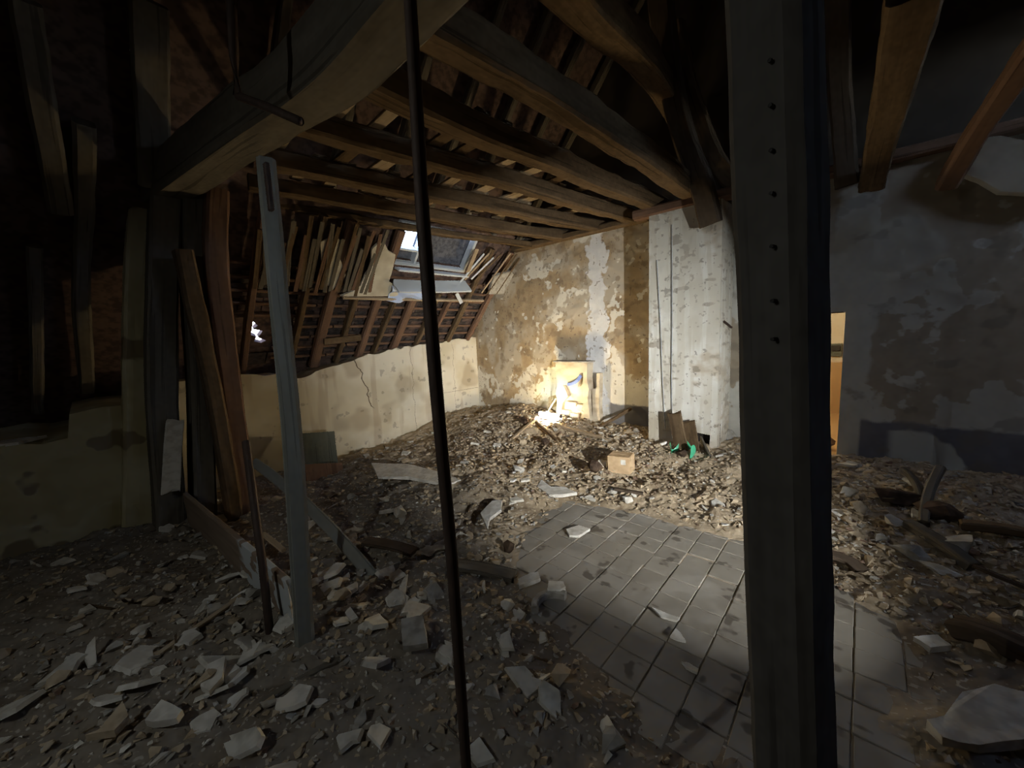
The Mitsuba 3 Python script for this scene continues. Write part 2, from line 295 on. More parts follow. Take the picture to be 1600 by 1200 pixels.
# ------------------------------------------------------------------ ground height
FREE = Polygon([(-1.96, 2.80), (-1.5, 2.96), (-0.54, 3.06), (-0.05, 2.72), (0.20, 2.62), (0.24, 2.2), (0.10, 1.68), (-0.34, 1.40), (-0.72, 1.44), (-0.98, 1.46), (-1.2, 1.58), (-1.62, 1.78), (-1.84, 2.2)])
_ex = np.array(FREE.exterior.coords)
def sdist(x, y):
    p = np.stack([x, y], -1)[..., None, :]; a, b = _ex[:-1], _ex[1:]; ab = b - a
    t = np.clip(((p - a) * ab).sum(-1) / (ab * ab).sum(-1), 0, 1); d = np.linalg.norm(p - a - t[..., None] * ab, axis=-1).min(-1)
    xi, yi, xj, yj = a[:, 0], a[:, 1], b[:, 0], b[:, 1]; X, Y = x[..., None], y[..., None]
    c = ((yi > Y) != (yj > Y)) & (X < (xj - xi) * (Y - yi) / (yj - yi + 1e-12) + xi)
    return np.where(c.sum(-1) % 2 == 1, -d, d)
def sst(a, b, x): t = np.clip((x - a) / (b - a), 0, 1); return t * t * (3 - 2 * t)
def ground(x, y):
    x, y = np.asarray(x, float), np.asarray(y, float)
    q = np.stack([x, y, x * 0], -1)
    d = sdist(x, y) + (meshkit.fbm(q * 4, 3, 3) - 0.5) * 0.34
    fac = sst(-0.06, 0.40, d)
    g = lambda cx, cy, r: np.exp(-((x - cx) ** 2 + (y - cy) ** 2) / (2 * r * r))
    base = 0.03 + 0.19 * sst(2.8, 4.6, y) + 0.14 * g(-3.9, 4.75, 0.55) + 0.15 * g(-2.9, 2.4, 0.5) + 0.03 * g(-2.5, 0.0, 0.45) + 0.10 * g(0.9, 3.6, 0.5) + 0.06 * g(-1.9, 0.9, 0.3)
    base = base - 0.08 * sst(-4.6, -5.3, x) * sst(4.2, 3.0, y)
    lump = (meshkit.fbm(q * 3.1, 2, 11) - 0.45) * 0.11 + (meshkit.fbm(q * 10, 2, 17) - 0.5) * 0.05 + np.floor(meshkit.fbm(q * 15, 2, 19) * 6) / 6 * 0.035 + (np.abs(meshkit.fbm(q * 34, 2, 23) - 0.5)) * 0.05
    flatr = 1 - 0.65 * g(-0.5, 0.9, 0.55) - 0.45 * g(0.6, 1.5, 0.6)
    return -0.013 + fac * (0.013 + base + lump * flatr) + (1 - fac) * 0.009 * meshkit.fbm(q * 14, 3, 5)

# ------------------------------------------------------------------ the setting
obj('floor', bx((11.0, 9.5, 0.08), (-0.6, 1.9, -0.16)), 'dark_masonry', kind='structure')
gx, gy = np.arange(-5.62, 4.3, 0.021), np.arange(-2.72, 5.02, 0.021)
GX, GY = np.meshgrid(gx, gy, indexing='ij'); GZ = ground(GX, GY)
n0, n1 = GX.shape; I, J = np.meshgrid(np.arange(n0 - 1), np.arange(n1 - 1), indexing='ij'); k = I * n1 + J
gf = np.stack([k, k + n1, k + n1 + 1, k + 1], -1).reshape(-1, 4)
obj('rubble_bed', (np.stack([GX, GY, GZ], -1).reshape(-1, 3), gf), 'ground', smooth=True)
tag('rubble_bed', 'brown bed of crushed plaster, earth and dust covering the floor', 'rubble', kind='stuff')
# floor tiles, 17.5 cm square, every one its own piece
rng = np.random.default_rng(5)
P = 0.175; tile_plys = []
for v in range(5):
    m = cbox((P - 0.006, P - 0.006, 0.026), 0.003); m.vertices += rng.normal(0, 0.0007, m.vertices.shape); tile_plys.append(mikit.ply(m, 'floor_tile'))
cnt = 0
for i in range(-9, 6):
    for j in range(6, 19):
        cx, cy = -0.47 - P / 2 + i * P, 0.035 + P / 2 + j * P
        dd = float(sdist(np.array(cx), np.array(cy)))
        if dd < 0.16 and float(ground(cx, cy)) < 0.045:
            tl = rng.normal(0, 0.5, 2); dz = rng.normal(0, 0.0022) - 0.013
            obj('tile', tile_plys[cnt % 5], None, 'floor', to_world=T().translate([cx + rng.normal(0, 0.0015), cy + (0.03 if i % 4 == 1 else 0) + rng.normal(0, 0.0015), dz]).rotate([1, 0, 0], float(tl[0])).rotate([0, 1, 0], float(tl[1])).rotate([0, 0, 1], float(rng.normal(0, 0.5))))
            cnt += 1

def extr(poly, axis_y0, depth):
    """A polygon drawn in (x, z) standing at y = axis_y0 and thickened backwards by depth."""
    m = trimesh.creation.extrude_polygon(poly, depth); v = m.vertices.copy(); m.vertices = np.stack([v[:, 0], axis_y0 + v[:, 2], v[:, 1]], 1); m.invert(); m.fix_normals(); return m
wall = Polygon([(XK - 0.25, -0.3), (4.3, -0.3), (4.3, 2.94), (XK + (2.94 - 1.57) * SX / SZ - 0.22, 2.94), (XK - 0.75, 1.57 - 0.53 * SZ / SX), (XK - 0.75, -0.3)])
door = sbox(-0.80, -0.31, -0.115, 1.66)
wall = wall.difference(door)
obj('wall_far', extr(wall, YG, 0.32), 'plaster_far', kind='structure')
gable = Polygon([(XK + (2.94 - 1.57) * SX / SZ - 0.2, 2.94), (4.5, 2.94), (XR + 0.2, ZR + 0.2), (XR - 0.2, ZR + 0.2)])
obj('wall_gable', extr(gable, YG + 0.06, 0.2), 'dark_masonry', kind='structure')
tp = [(-0.32, 1.02), (0.2, 1.03), (0.3, 1.2), (1.2, 1.24), (1.37, 1.22), (1.7, 1.17), (1.94, 1.13), (2.05, 1.18), (2.2, 1.23), (2.45, 1.27), (2.66, 1.34), (3.0, 1.39), (3.3, 1.44), (3.66, 1.47), (4.2, 1.50), (4.5, 1.55), (5.02, 1.57)]
rr = np.random.default_rng(2); top = []
for (a, za), (b, zb) in zip(tp[:-1], tp[1:]):
    for t in np.linspace(0, 1, max(2, int((b - a) / 0.07)), endpoint=False): top.append((a + (b - a) * t, za + (zb - za) * t + rr.normal(0, 0.012)))
kp = Polygon([(0.25, -0.3)] + [q for q in top if q[0] > 0.26] + [(5.02, 1.57), (5.02, -0.3)])
def extr_x(poly, x0, depth):
    m = trimesh.creation.extrude_polygon(poly, depth); v = m.vertices.copy(); m.vertices = np.stack([x0 - v[:, 2], v[:, 0], v[:, 1]], 1); m.fix_normals(); return m
obj('wall_left', extr_x(kp, XK, 1.0), 'plaster_knee', kind='structure')
bp = [(-2.75, 0.86)] + [(-2.6 + 0.12 * i, 0.88 + rr.normal(0, 0.015)) for i in range(19)] + [(-0.30, 0.86), (-0.16, 0.88), (-0.13, 1.07), (0.05, 1.10), (0.30, 1.09), (0.30, -0.3)]
obj('wall_bay', extr_x(Polygon([(-2.75, -0.3)] + bp), -4.75, 1.6), 'plaster_bay', kind='structure')
obj('wall_back', bx((10.6, 0.2, 9.4), (-0.6, -2.85, 4.4)), 'dark_masonry', kind='structure')
obj('wall_right', bx((0.2, 8.2, 3.4), (4.3, 1.1, 1.4)), 'plaster_far', kind='structure')
# roof shell: the left slope with the skylight and a torn hole in it, the right slope with an added unseen opening
hole = Polygon([(1.37, 0.28), (1.44, 0.20), (1.40, 0.15), (1.50, 0.12), (1.46, 0.02), (1.55, -0.03), (1.50, -0.07), (1.42, -0.04), (1.44, 0.03), (1.36, 0.07), (1.38, 0.13), (1.31, 0.2)])
SKY = sbox(2.84, 1.30, 4.10, 1.80)
slits = Polygon([(2.74, 1.93), (2.95, 1.925), (2.97, 1.955), (2.75, 1.95)]).union(Polygon([(3.14, 1.935), (3.5, 1.945), (3.78, 1.955), (3.76, 1.97), (3.15, 1.955)]))
slope = sbox(-2.8, -1.10, 5.3, SR + 0.3).difference(SKY).difference(hole).difference(slits)
def slope_mesh(poly, off0, t):
    """A polygon drawn in (y, s) on the left slope, its inner face off0 inside the slope plane, thickened outwards by t."""
    m = trimesh.creation.extrude_polygon(poly, t); v = m.vertices.copy()
    m.vertices = np.stack([XK + v[:, 1] * SX, v[:, 0], 1.57 + v[:, 1] * SZ], 1) + (off0 - v[:, 2])[:, None] * RN; m.fix_normals(); return m
obj('ceiling_left', slope_mesh(slope, -0.13, 0.06), 'roof_tile_clay', kind='structure')
RX = np.array([1, 0, -1.25]) / math.hypot(1, 1.25); RU = np.array([1.25, 0, 1]) / math.hypot(1, 1.25)
gap = Polygon([(3.15, 4.85), (3.5, 4.8), (3.9, 4.9), (3.95, 5.3), (3.6, 5.4), (3.2, 5.3)])       # opening invented in the right slope, out of frame, to light the right wall
rm = trimesh.creation.extrude_polygon(sbox(-2.8, -0.45, 5.3, 8.1).difference(gap), 0.07); rv = rm.vertices.copy()
rm.vertices = np.array([XR, 0, ZR]) + rv[:, 1:2] * RX + rv[:, 0:1] * [0, 1, 0] + rv[:, 2:3] * RU; rm.fix_normals()
obj('ceiling_right', rm, 'roof_tile_clay', kind='structure')
# roof tiles seen between the battens, each its own piece
tr = np.random.default_rng(8); rt = [mikit.ply(cbox((0.225, 0.20, 0.014), 0.004), m_) for m_ in ('roof_tile_clay', 'roof_tile_dark', 'roof_tile_dark')]
R3 = np.eye(4); R3[:3, 0] = [0, 1, 0]; R3[:3, 1] = [SX, 0, SZ]; R3[:3, 2] = -RN
for a in range(17):
    for b in range(8):
        y, s = 1.22 + a * 0.232 + (0.11 if b % 2 else 0), -0.30 + b * 0.165
        if hole.buffer(0.04).intersects(sbox(y - 0.11, s - 0.1, y + 0.11, s + 0.1)) or y > 4.95: continue
        mm = R3.copy(); mm[:3, 3] = roof_pt(y, s, -0.105)
        obj('tile', rt[tr.integers(3)], None, 'ceiling_left', to_world=T(mm.tolist()).rotate([1, 0, 0], -5.0 + float(tr.normal(0, 0.8))).rotate([0, 0, 1], float(tr.normal(0, 1.5))))
# battens across the rafters
for b in range(9):
    s = -0.26 + b * 0.165
    breaks = [1.05, 2.3 + 0.3 * math.sin(b * 2.1), 3.5 + 0.25 * math.cos(b * 3.3), 4.98]
    for y0, y1 in zip(breaks[:-1], breaks[1:]):
        if b <= 3 and y0 < 1.5: y0 = 1.6
        obj('batten', timber([roof_pt(y0, s, -0.06), roof_pt(y1 - 0.02, s + tr.normal(0, 0.006), -0.06)], 0.035, 0.03, up=RN, rough=0.003, seed=b * 7 + int(y0 * 3)), 'oak_red', 'ceiling_left', smooth=True)

# chimney breast with a small black-backed hole in its foot, and the wall plates
cb = sbox(-1.86, -0.3, -1.10, 2.86).difference(Polygon([(-1.34, 0.2), (-1.335, 0.40), (-1.17, 0.385), (-1.18, 0.15)]))
obj('wall_chimney', extr(cb, YC, 0.5), 'plaster_chimney', kind='structure')
obj('flue_back', bx((0.30, 0.02, 0.5), (-1.25, YC + 0.12, 0.25)), 'niche_black', 'wall_chimney')
key = obj('wall_plate', timber([(-2.05, 4.56, 2.90), (-0.9, 4.56, 2.90)], 0.16, 0.10, seed=31), 'oak_red', smooth=True); tag(key, 'reddish timber plate lying on top of the chimney breast', 'wall plate')
key = obj('wall_plate', timber([(-0.88, 4.97, 2.97), (0.8, 4.98, 2.98), (2.4, 4.96, 2.96), (4.1, 4.97, 2.97)], 0.2, 0.09, seed=32), 'oak_red', smooth=True); tag(key, 'dark reddish timber plate on the wall top above the doorway', 'wall plate')
key = obj('wall_plate', timber([(-4.3, 4.95, 2.975), (-2.07, 4.96, 2.975)], 0.16, 0.09, seed=33), 'oak_brown', smooth=True); tag(key, 'brown timber plate under the joist ends left of the chimney', 'wall plate')
# the doorway and the lit room behind it
key = obj('door_lintel', timber([(-0.95, YG + 0.17, 1.70), (-0.13, YG + 0.17, 1.70)], 0.30, 0.09, rough=0.004, seed=3), 'oak_dark', smooth=True); tag(key, 'dark timber lintel over the lit doorway', 'lintel')
for nm, s, c in (('wall_next', (4.4, 0.1, 2.6), (-0.6, 7.9, 1.2)), ('wall_next', (0.1, 2.5, 2.6), (-2.8, 6.6, 1.2)), ('wall_next', (0.1, 2.5, 2.6), (1.6, 6.6, 1.2)), ('ceiling_next', (4.4, 2.6, 0.08), (-0.6, 6.6, 2.5)), ('floor_next', (4.4, 2.7, 0.08), (-0.6, 6.65, 0.09))):
    obj(nm, bx(s, c), 'room_ochre', kind='structure')
w_ = at(1306, 547, 'y', 7.84)
t_ = thing('wall_box', 'small dark box on the lit wall seen through the doorway', 'wall box')
obj('case', place(cbox((0.16, 0.20, 0.06), 0.01), w_, [1, 0, 0], [0, 0, 1], [0, -1, 0]), 'paint_green', t_); obj('cover', place(cbox((0.11, 0.09, 0.02), 0.006), w_ + [0, -0.04, 0.03], [1, 0, 0], [0, 0, 1], [0, -1, 0]), 'niche_black', t_)
key = obj('heap', chunk(np.random.default_rng(4), (0.45, 0.3, 0.24)), 'oak_red', to_world=T().translate([-0.28, 5.62, 0.2])); tag(key, 'dark reddish lump lying in the lit doorway', 'debris')
b_ = thing('ceiling_bulb', 'bare bulb lighting the room behind the doorway', 'lamp')
obj('bulb', trimesh.creation.icosphere(2, 0.035).apply_translation(LAMP_ROOM['pos']), None, b_, smooth=True, emitter={'type': 'area', 'radiance': {'type': 'rgb', 'value': [p / (math.pi * 0.035 ** 2) for p in LAMP_ROOM['power']]}})
obj('flex', tube([np.array(LAMP_ROOM['pos']) + [0, 0, 0.03], np.array(LAMP_ROOM['pos']) + [0, 0, 0.56]], 0.006), 'black_plastic', b_)

# lights out of view: the torch on the right and the added fill behind the camera
lp, la = np.array(LAMP_HAND['pos']), np.array(LAMP_HAND['aim'])
scene['torch_light'] = {'type': 'spot', 'to_world': T().look_at(origin=lp.tolist(), target=la.tolist(), up=[0, 0, 1]), 'intensity': {'type': 'rgb', 'value': list(LAMP_HAND['power'])}, 'cutoff_angle': LAMP_HAND['cutoff'], 'beam_width': LAMP_HAND['beam']}
ld = (la - lp) / np.linalg.norm(la - lp)
t_ = thing('work_torch', 'black torch on a stand to the right of the frame', 'torch')
obj('barrel', tube([lp - ld * 0.02, lp - ld * 0.05, lp - ld * 0.09, lp - ld * 0.24], [0.035, 0.033, 0.02, 0.02], 14), 'black_plastic', t_)
obj('stand', tube([lp - ld * 0.16 + [0, 0, -0.02], [lp[0] - ld[0] * 0.16, lp[1] - ld[1] * 0.16, float(ground(lp[0], lp[1]))]], 0.012), 'iron', t_)
scene['back_light'] = {'type': 'spot', 'to_world': T().look_at(origin=list(FILL_BACK['pos']), target=list(FILL_BACK['aim']), up=[0, 0, 1]), 'cutoff_angle': FILL_BACK['cutoff'], 'beam_width': FILL_BACK['beam'], 'intensity': {'type': 'rgb', 'value': list(FILL_BACK['power'])}}

# ------------------------------------------------------------------ ceiling joists, running to the far wall
JO = [(-1.57, -1.39, 1.12, 0.17, 0.20, 4.66, 'uppermost, thickest brown ceiling joist ending on the chimney top'), (-2.11, -1.86, 1.06, 0.16, 0.18, 4.90, 'wavy brown ceiling joist, second from the chimney'),
      (-2.78, -2.25, 1.02, 0.14, 0.16, 5.05, 'brown ceiling joist with pale slat ends above it, third from the chimney'), (-3.55, -2.76, 1.1, 0.14, 0.15, 5.05, 'brown ceiling joist, fourth from the chimney'),
      (-4.06, -3.37, 1.15, 0.12, 0.14, 5.05, 'ceiling joist just above the skylight, fifth from the chimney'), (-4.50, -3.89, 1.2, 0.09, 0.075, 5.05, 'lowest ceiling joist, running along the top of the skylight')]
jr = np.random.default_rng(12)
for i, (xa, xb, y0, w, h, y1, lab) in enumerate(JO):
    zc = 2.93 + h / 2
    xm = lambda y: xa + (xb - xa) * (y - 1.2) / 3.8
    pts = [(xm(y0), y0, zc + 0.0), (xm(2.0) + 0.012 * jr.normal(), 2.0, zc + 0.012 * jr.normal()), (xm(3.0) + 0.015 * jr.normal(), 3.0, zc + 0.012 * jr.normal()), (xm(4.0) + 0.012 * jr.normal(), 4.0, zc + 0.01 * jr.normal()), (xm(y1), y1, zc + 0.01)]
    key = obj('ceiling_joist', timber(pts, w, h, rough=0.024, step=0.05, seed=40 + i), 'oak_brown', smooth=True); tag(key, lab, 'joist', 'ceiling joists running to the far wall')
# slat ends left between the joists
sl = np.random.default_rng(3)
def jx(i, y): return JO[i][0] + (JO[i][1] - JO[i][0]) * (y - 1.2) / 3.8
for (ia, ib, gname, ys) in ((2, 1, 'uppermost', np.arange(1.25, 3.9, 0.36)), (3, 2, 'middle', np.arange(1.3, 4.5, 0.34)), (4, 3, 'lower', np.arange(1.5, 4.4, 0.33))):
    for y in ys:
        y = y + sl.normal(0, 0.03); zz = 3.10 + sl.normal(0, 0.006); q = sl.uniform(0.09, 0.14); y2 = y + sl.normal(0, 0.03)
        key = obj('ceiling_slat', timber([(jx(ia, y) - 0.03, y, zz), (jx(ib, y2) + 0.03, y2, zz + 0.02)], q, 0.022, rough=0.003, seed=int(y * 10), rag=0.02), ('oak_pale', 'oak_brown', 'oak_pale')[sl.integers(3)], smooth=False)
        tag(key, f'short pale slat spanning the {gname} gap between two ceiling joists', 'slat', f'slats in the {gname} joist gap')
# purlin, dark strut and curved brace high at the chimney
key = obj('purlin', timber([at(1052, 178, 'y', 4.75), at(1010, 95, 'y', 3.6), at(900, -20, 'y', 2.4), at(700, -180, 'y', 1.6)], 0.24, 0.26, rough=0.03, seed=61, taper=(0.75, 1.1)), 'oak_brown', smooth=True)
tag(key, 'broad brown roof beam running up out of the top of the picture', 'roof beam')
key = obj('strut', timber([at(1113, 350, 'y', 4.44), at(1095, 285, 'y', 4.35), at(1062, 190, 'y', 4.3), at(1038, 60, 'y', 4.1), at(1030, -60, 'y', 3.9)], 0.17, 0.20, up=(1, 0, 0), rough=0.02, seed=62), 'oak_dark', smooth=True)
tag(key, 'dark strut hanging down to the chimney top', 'strut')
key = obj('curved_brace', timber([at(1160, 292, 'y', 4.62), at(1118, 250, 'y', 4.55), at(1092, 190, 'y', 4.5), at(1070, 120, 'y', 4.5), at(1052, 40, 'y', 4.4)], 0.17, 0.18, up=(1, 0, 0), rough=0.02, seed=63), 'oak_brown', smooth=True)
tag(key, 'curved brown brace beside the dark strut', 'brace')
key = obj('roof_brace', timber([at(1362, 290, 'y', 4.85), at(1375, 230, 'y', 4.5), at(1400, 120, 'y', 3.9), at(1432, -30, 'y', 3.3)], 0.21, 0.24, up=(1, 0, 0), rough=0.025, seed=64, taper=(0.7, 1.05)), 'oak_brown', smooth=True)
tag(key, 'big brown brace rising from the wall top right of the post', 'brace')
key = obj('roof_strut', timber([at(1478, 290, 'y', 4.7), at(1545, 180, 'y', 4.2), at(1640, 40, 'y', 3.6)], 0.10, 0.12, up=(1, 0, 0), rough=0.012, seed=65), 'oak_red', smooth=True)
tag(key, 'slim reddish strut slanting up at the right edge', 'strut')
key = obj('roof_strut', timber([at(1325, 290, 'y', 4.9), at(1312, 100, 'y', 4.6), at(1310, -40, 'y', 4.3)], 0.16, 0.16, up=(1, 0, 0), rough=0.02, seed=66), 'oak_dark', smooth=True)
tag(key, 'nearly black strut between the post and the big brace', 'strut')
# pale plaster lump at the top right
pp = [at(u, v, 'y', 4.9) for u, v in ((1486, 268), (1515, 222), (1560, 216), (1600, 224), (1640, 235), (1660, 310), (1600, 304), (1560, 302), (1530, 284))]
key = obj('plaster_patch', extr(Polygon([(p[0], p[2]) for p in pp]), 4.84, 0.12), 'plaster_old'); tag(key, 'pale broken patch of plaster high on the right wall', 'plaster')

# rafters of the left slope
RF = [(1.30, 0.07, -0.5, 1.75), (1.84, 0.065, -0.4, 1.75), (2.15, 0.12, -0.4, 1.75), (2.45, 0.065, -0.35, 0.9), (2.78, 0.10, -0.3, 1.75), (3.0, 0.055, -0.3, 0.9), (3.31, 0.11, -0.3, 0.9), (3.72, 0.06, -0.2, 0.9), (3.98, 0.06, -0.2, 0.9), (4.36, 0.09, -0.2, 1.75), (4.82, 0.09, -0.15, 1.75)]
for i, (y, w, s0, s1) in enumerate(RF):
    key = obj('rafter', timber([roof_pt(y - 0.02, s0, 0.0), roof_pt(y + 0.03, s1, 0.0)], w, 0.09, up=RN, rough=0.01, seed=70 + i), ('oak_red', 'oak_brown')[i % 2], smooth=True)
    tag(key, f"{'thick' if w > 0.08 else 'thin'} brown rafter above the low left wall, {('eleventh', 'tenth', 'ninth', 'eighth', 'seventh', 'sixth', 'fifth', 'fourth', 'third', 'second', 'nearest')[i]} from the far corner", 'rafter', 'rafters above the low left wall')
key = obj('rafter_plank', timber([roof_pt(2.16, 0.08, 0.07), roof_pt(2.66, 0.13, 0.07)], 0.025, 0.085, up=(0.3, 0, 1), rough=0.004, seed=90), 'oak_brown', smooth=True); tag(key, 'short plank nailed across the rafters near the grey post', 'plank')
key = obj('ledge_board', timber([roof_pt(2.24, 0.80, 0.10), roof_pt(3.4, 0.83, 0.10), roof_pt(4.62, 0.88, 0.10)], 0.03, 0.05, up=RN, rough=0.003, seed=91), 'oak_pale', smooth=True); tag(key, 'long pale ledge board under the skylight', 'ledge')
# rafters of the dark roof on the left and high above
for i, (x0, y0, x1, y1, w) in enumerate(((132, 610, 128, 190, 0.11), (95, 330, 40, 0, 0.13), (238, 290, 232, 0, 0.2), (60, 640, 50, 380, 0.08))):
    (ya, sa), (yb, sb) = roof_px(x0, y0), roof_px(x1, y1)
    key = obj('rafter', timber([roof_pt(ya, sa, 0.0), roof_pt(yb, sb, 0.0)], w, 0.12, up=RN, rough=0.015, seed=100 + i), 'oak_grey', smooth=True)
    tag(key, ('dark upright rafter standing on the broken end of the left wall', 'leaning rafter in the dark at the upper left corner', 'wide dark rafter above the left end of the tie beam', 'faint slim rafter at the left edge')[i], 'rafter')
for i, y in enumerate(np.arange(1.3, 5.0, 0.6)):
    key = obj('upper_rafter', timber([roof_pt(y, 1.95, -0.02), roof_pt(y + 0.05, SR - 0.2, -0.02)], 0.09, 0.10, up=RN, rough=0.012, step=0.2, seed=110 + i), 'oak_grey', smooth=True)
    tag(key, f"{('nearest', 'second', 'third', 'fourth', 'fifth', 'sixth', 'farthest')[i]} rafter in the dark roof space above the joists", 'rafter', 'rafters above the joists')

# plaster, laths and skylight of the slope
pl = [roof_px(u, v, 0.09) for u, v in ((532, 463), (552, 455), (563, 447), (572, 428), (580, 416), (581, 390), (590, 381), (601, 380), (607, 392), (618, 398), (614, 420), (608, 440), (640, 463))]
key = obj('plaster_remnant', slope_mesh(Polygon(pl).buffer(0), 0.09, 0.03), 'plaster_old'); tag(key, 'torn pale plaster panel left of the skylight', 'plaster')
pl = [roof_px(u, v, 0.07) for u, v in ((500, 378), (520, 370), (536, 376), (530, 400), (540, 430), (520, 452), (505, 440))]
key = obj('plaster_remnant', slope_mesh(Polygon([roof_px(u, v, 0.12) for u, v in ((772, 432), (798, 424), (812, 438), (800, 459), (764, 460))]).buffer(0), 0.12, 0.05), 'chunk_grey'); tag(key, 'grey broken plaster at the far upper corner, right of the laths', 'plaster')
key = obj('plaster_remnant', slope_mesh(Polygon(pl).buffer(0), 0.075, 0.02), 'plaster_old'); tag(key, 'smaller grey plaster remnant among the laths', 'plaster')
lr = np.random.default_rng(6)
for i in range(24):
    y = 1.28 + i * 0.057 + lr.normal(0, 0.012); s0, s1 = 0.82 + lr.uniform(0, 0.10), 1.66 + lr.uniform(-0.28, 0.1); tl = lr.normal(0, 0.05)
    key = obj('lath', timber([roof_pt(y, s0, 0.085), roof_pt(y + tl, s1, 0.085)], 0.045, 0.012, up=RN, rough=0.002, seed=130 + i, rag=0.02), ('oak_brown', 'oak_grey', 'oak_grey', 'oak_red')[i % 4], smooth=False); tag(key, f"{('brown', 'grey', 'dusty grey', 'reddish')[i % 4]} upright lath left of the torn plaster panel", 'lath', 'laths left of the plaster')
for i, (u0, v0, u1, v1) in enumerate(((720, 441, 758, 396), (726, 437, 764, 396), (735, 436, 770, 402), (742, 440, 783, 398), (752, 458, 797, 396), (760, 459, 803, 397), (768, 457, 808, 398), (731, 425, 745, 390), (775, 458, 812, 402))):
    a, b = roof_px(u0, v0, 0.1), roof_px(u1, v1, 0.1); off = 0.09 + 0.012 * (i % 3)
    key = obj('lath', timber([roof_pt(*a, off), roof_pt(*b, off)], 0.03 if i != 7 else 0.07, 0.014, up=RN, rough=0.002, seed=150 + i, rag=0.015), ('paint_pale', 'oak_pale', 'paint_pale', 'oak_brown', 'oak_pale', 'oak_brown', 'oak_brown', 'oak_pale', 'oak_brown')[i], smooth=False); tag(key, 'loose slanting lath right of the skylight', 'lath', 'laths right of the skylight')
t_ = thing('skylight', 'old roof window glowing with daylight, half covered by slates', 'window')
labels[t_]['category'] = 'skylight'
for nm, a, b, w in (('frame', (2.84, 1.27), (2.84, 1.80), 0.05), ('frame', (4.10, 1.27), (4.10, 1.80), 0.05), ('frame', (2.82, 1.27), (4.12, 1.27), 0.05), ('frame', (2.82, 1.81), (4.12, 1.81), 0.05), ('glazing_bar', (3.20, 1.27), (3.20, 1.80), 0.035), ('glazing_bar', (2.84, 1.475), (3.20, 1.475), 0.03)):
    obj(nm, timber([roof_pt(*a, -0.12), roof_pt(*b, -0.12)], w, 0.12, up=RN, rough=0.002, seed=int(a[0] * 9)), 'paint_pale', t_, smooth=True)
obj('pane', slope_mesh(sbox(2.85, 1.49, 3.19, 1.79), -0.15, 0.003), 'pane_glass', t_)
obj('pane', slope_mesh(sbox(2.85, 1.29, 3.19, 1.46), -0.15, 0.003), 'pane_glass', t_)
for i, (a, b, c, d) in enumerate(((3.18, 1.26, 3.56, 1.52), (3.50, 1.25, 3.86, 1.53), (3.80, 1.26, 4.16, 1.50), (3.16, 1.48, 3.52, 1.775), (3.46, 1.50, 3.84, 1.785), (3.78, 1.47, 4.16, 1.77), (2.80, 1.25, 3.19, 1.455))):
    obj('slate', slope_mesh(sbox(a, b, c, d), -0.17 - 0.016 * (i % 3), 0.01), 'slate', t_, label='dark slate laid over the opening')
key = obj('sill_board', timber([roof_pt(2.86, 1.06, 0.16), roof_pt(3.5, 1.10, 0.17), roof_pt(4.10, 1.14, 0.15)], 0.22, 0.03, up=(0.80, 0, 0.60), rough=0.006, seed=170, rag=0.03), 'paint_pale', smooth=True); tag(key, 'pale blue lit board under the skylight', 'sill')
key = obj('sill_board', timber([roof_pt(2.88, 1.25, 0.06), roof_pt(4.08, 1.27, 0.06)], 0.10, 0.03, up=(0.5, 0, 0.85), rough=0.006, seed=171, rag=0.03), 'paint_pale', smooth=True); tag(key, 'narrow weathered board at the lower edge of the skylight', 'sill')
def pf(u, v):
    y = 2.85 + u * 0.62 + 0.10 * v * u; s = 1.03 - v * (0.25 - 0.05 * u) ; w = 0.11 + 0.025 * np.sin(u * 14 + v * 5) + 0.02 * np.sin(v * 9 - u * 6)
    return np.stack([XK + s * SX + w * RN[0], y, 1.57 + s * SZ + w * RN[2]], -1)
key = obj('plastic_sheet', sheet(pf, 22, 12, 0.002), 'sheet_blue', smooth=True); tag(key, 'crumpled bluish plastic sheet hanging below the skylight', 'sheet')
key = obj('paper_strip', timber([roof_pt(3.98, 0.98, 0.11), roof_pt(4.15, 0.82, 0.13)], 0.06, 0.008, up=RN, rough=0.002, seed=172), 'paint_pale'); tag(key, 'small pale strip hanging below the right end of the sill', 'strip')

# ------------------------------------------------------------------ truss on the left
key = obj('tie_beam', timber([at(150, 360, 'y', 0.50) * 0 + np.array([-5.15, 0.50, 2.93]), (-3.1, 0.83, 2.96), (-2.0, 1.0, 2.95), (-1.36, 1.04, 3.0), (0.6, 1.12, 3.05)], 0.26, 0.28, rough=0.02, seed=180), 'oak_grey', smooth=True)
tag(key, 'huge grey tie beam rising across the upper left of the picture', 'beam')
base_g = at(478, 1030, 'z', 0.0)
key = thing('grey_post', 'slender grey painted post standing left of the iron rod', 'post')
obj('shaft', timber([base_g + [0, 0, -0.02], at(462, 760, 'y', 0.60), at(437, 480, 'y', 0.66), at(416, 255, 'y', 0.74)], 0.095, 0.085, up=(0.3, 1, 0), rough=0.004, seed=181), 'paint_grey', key, smooth=True)
for p in ((at(426, 300, 'y', 0.66), 0.02), ):
    obj('hinge', place(cbox((0.03, 0.20, 0.02), 0.004), p[0] + [0.05, -0.03, 0], [1, 0, 0], [0, 0, 1], [0, -1, 0]), 'iron', key)
XT = -4.2
def up_t(u, v, x): return at(u, v, 'x', x)
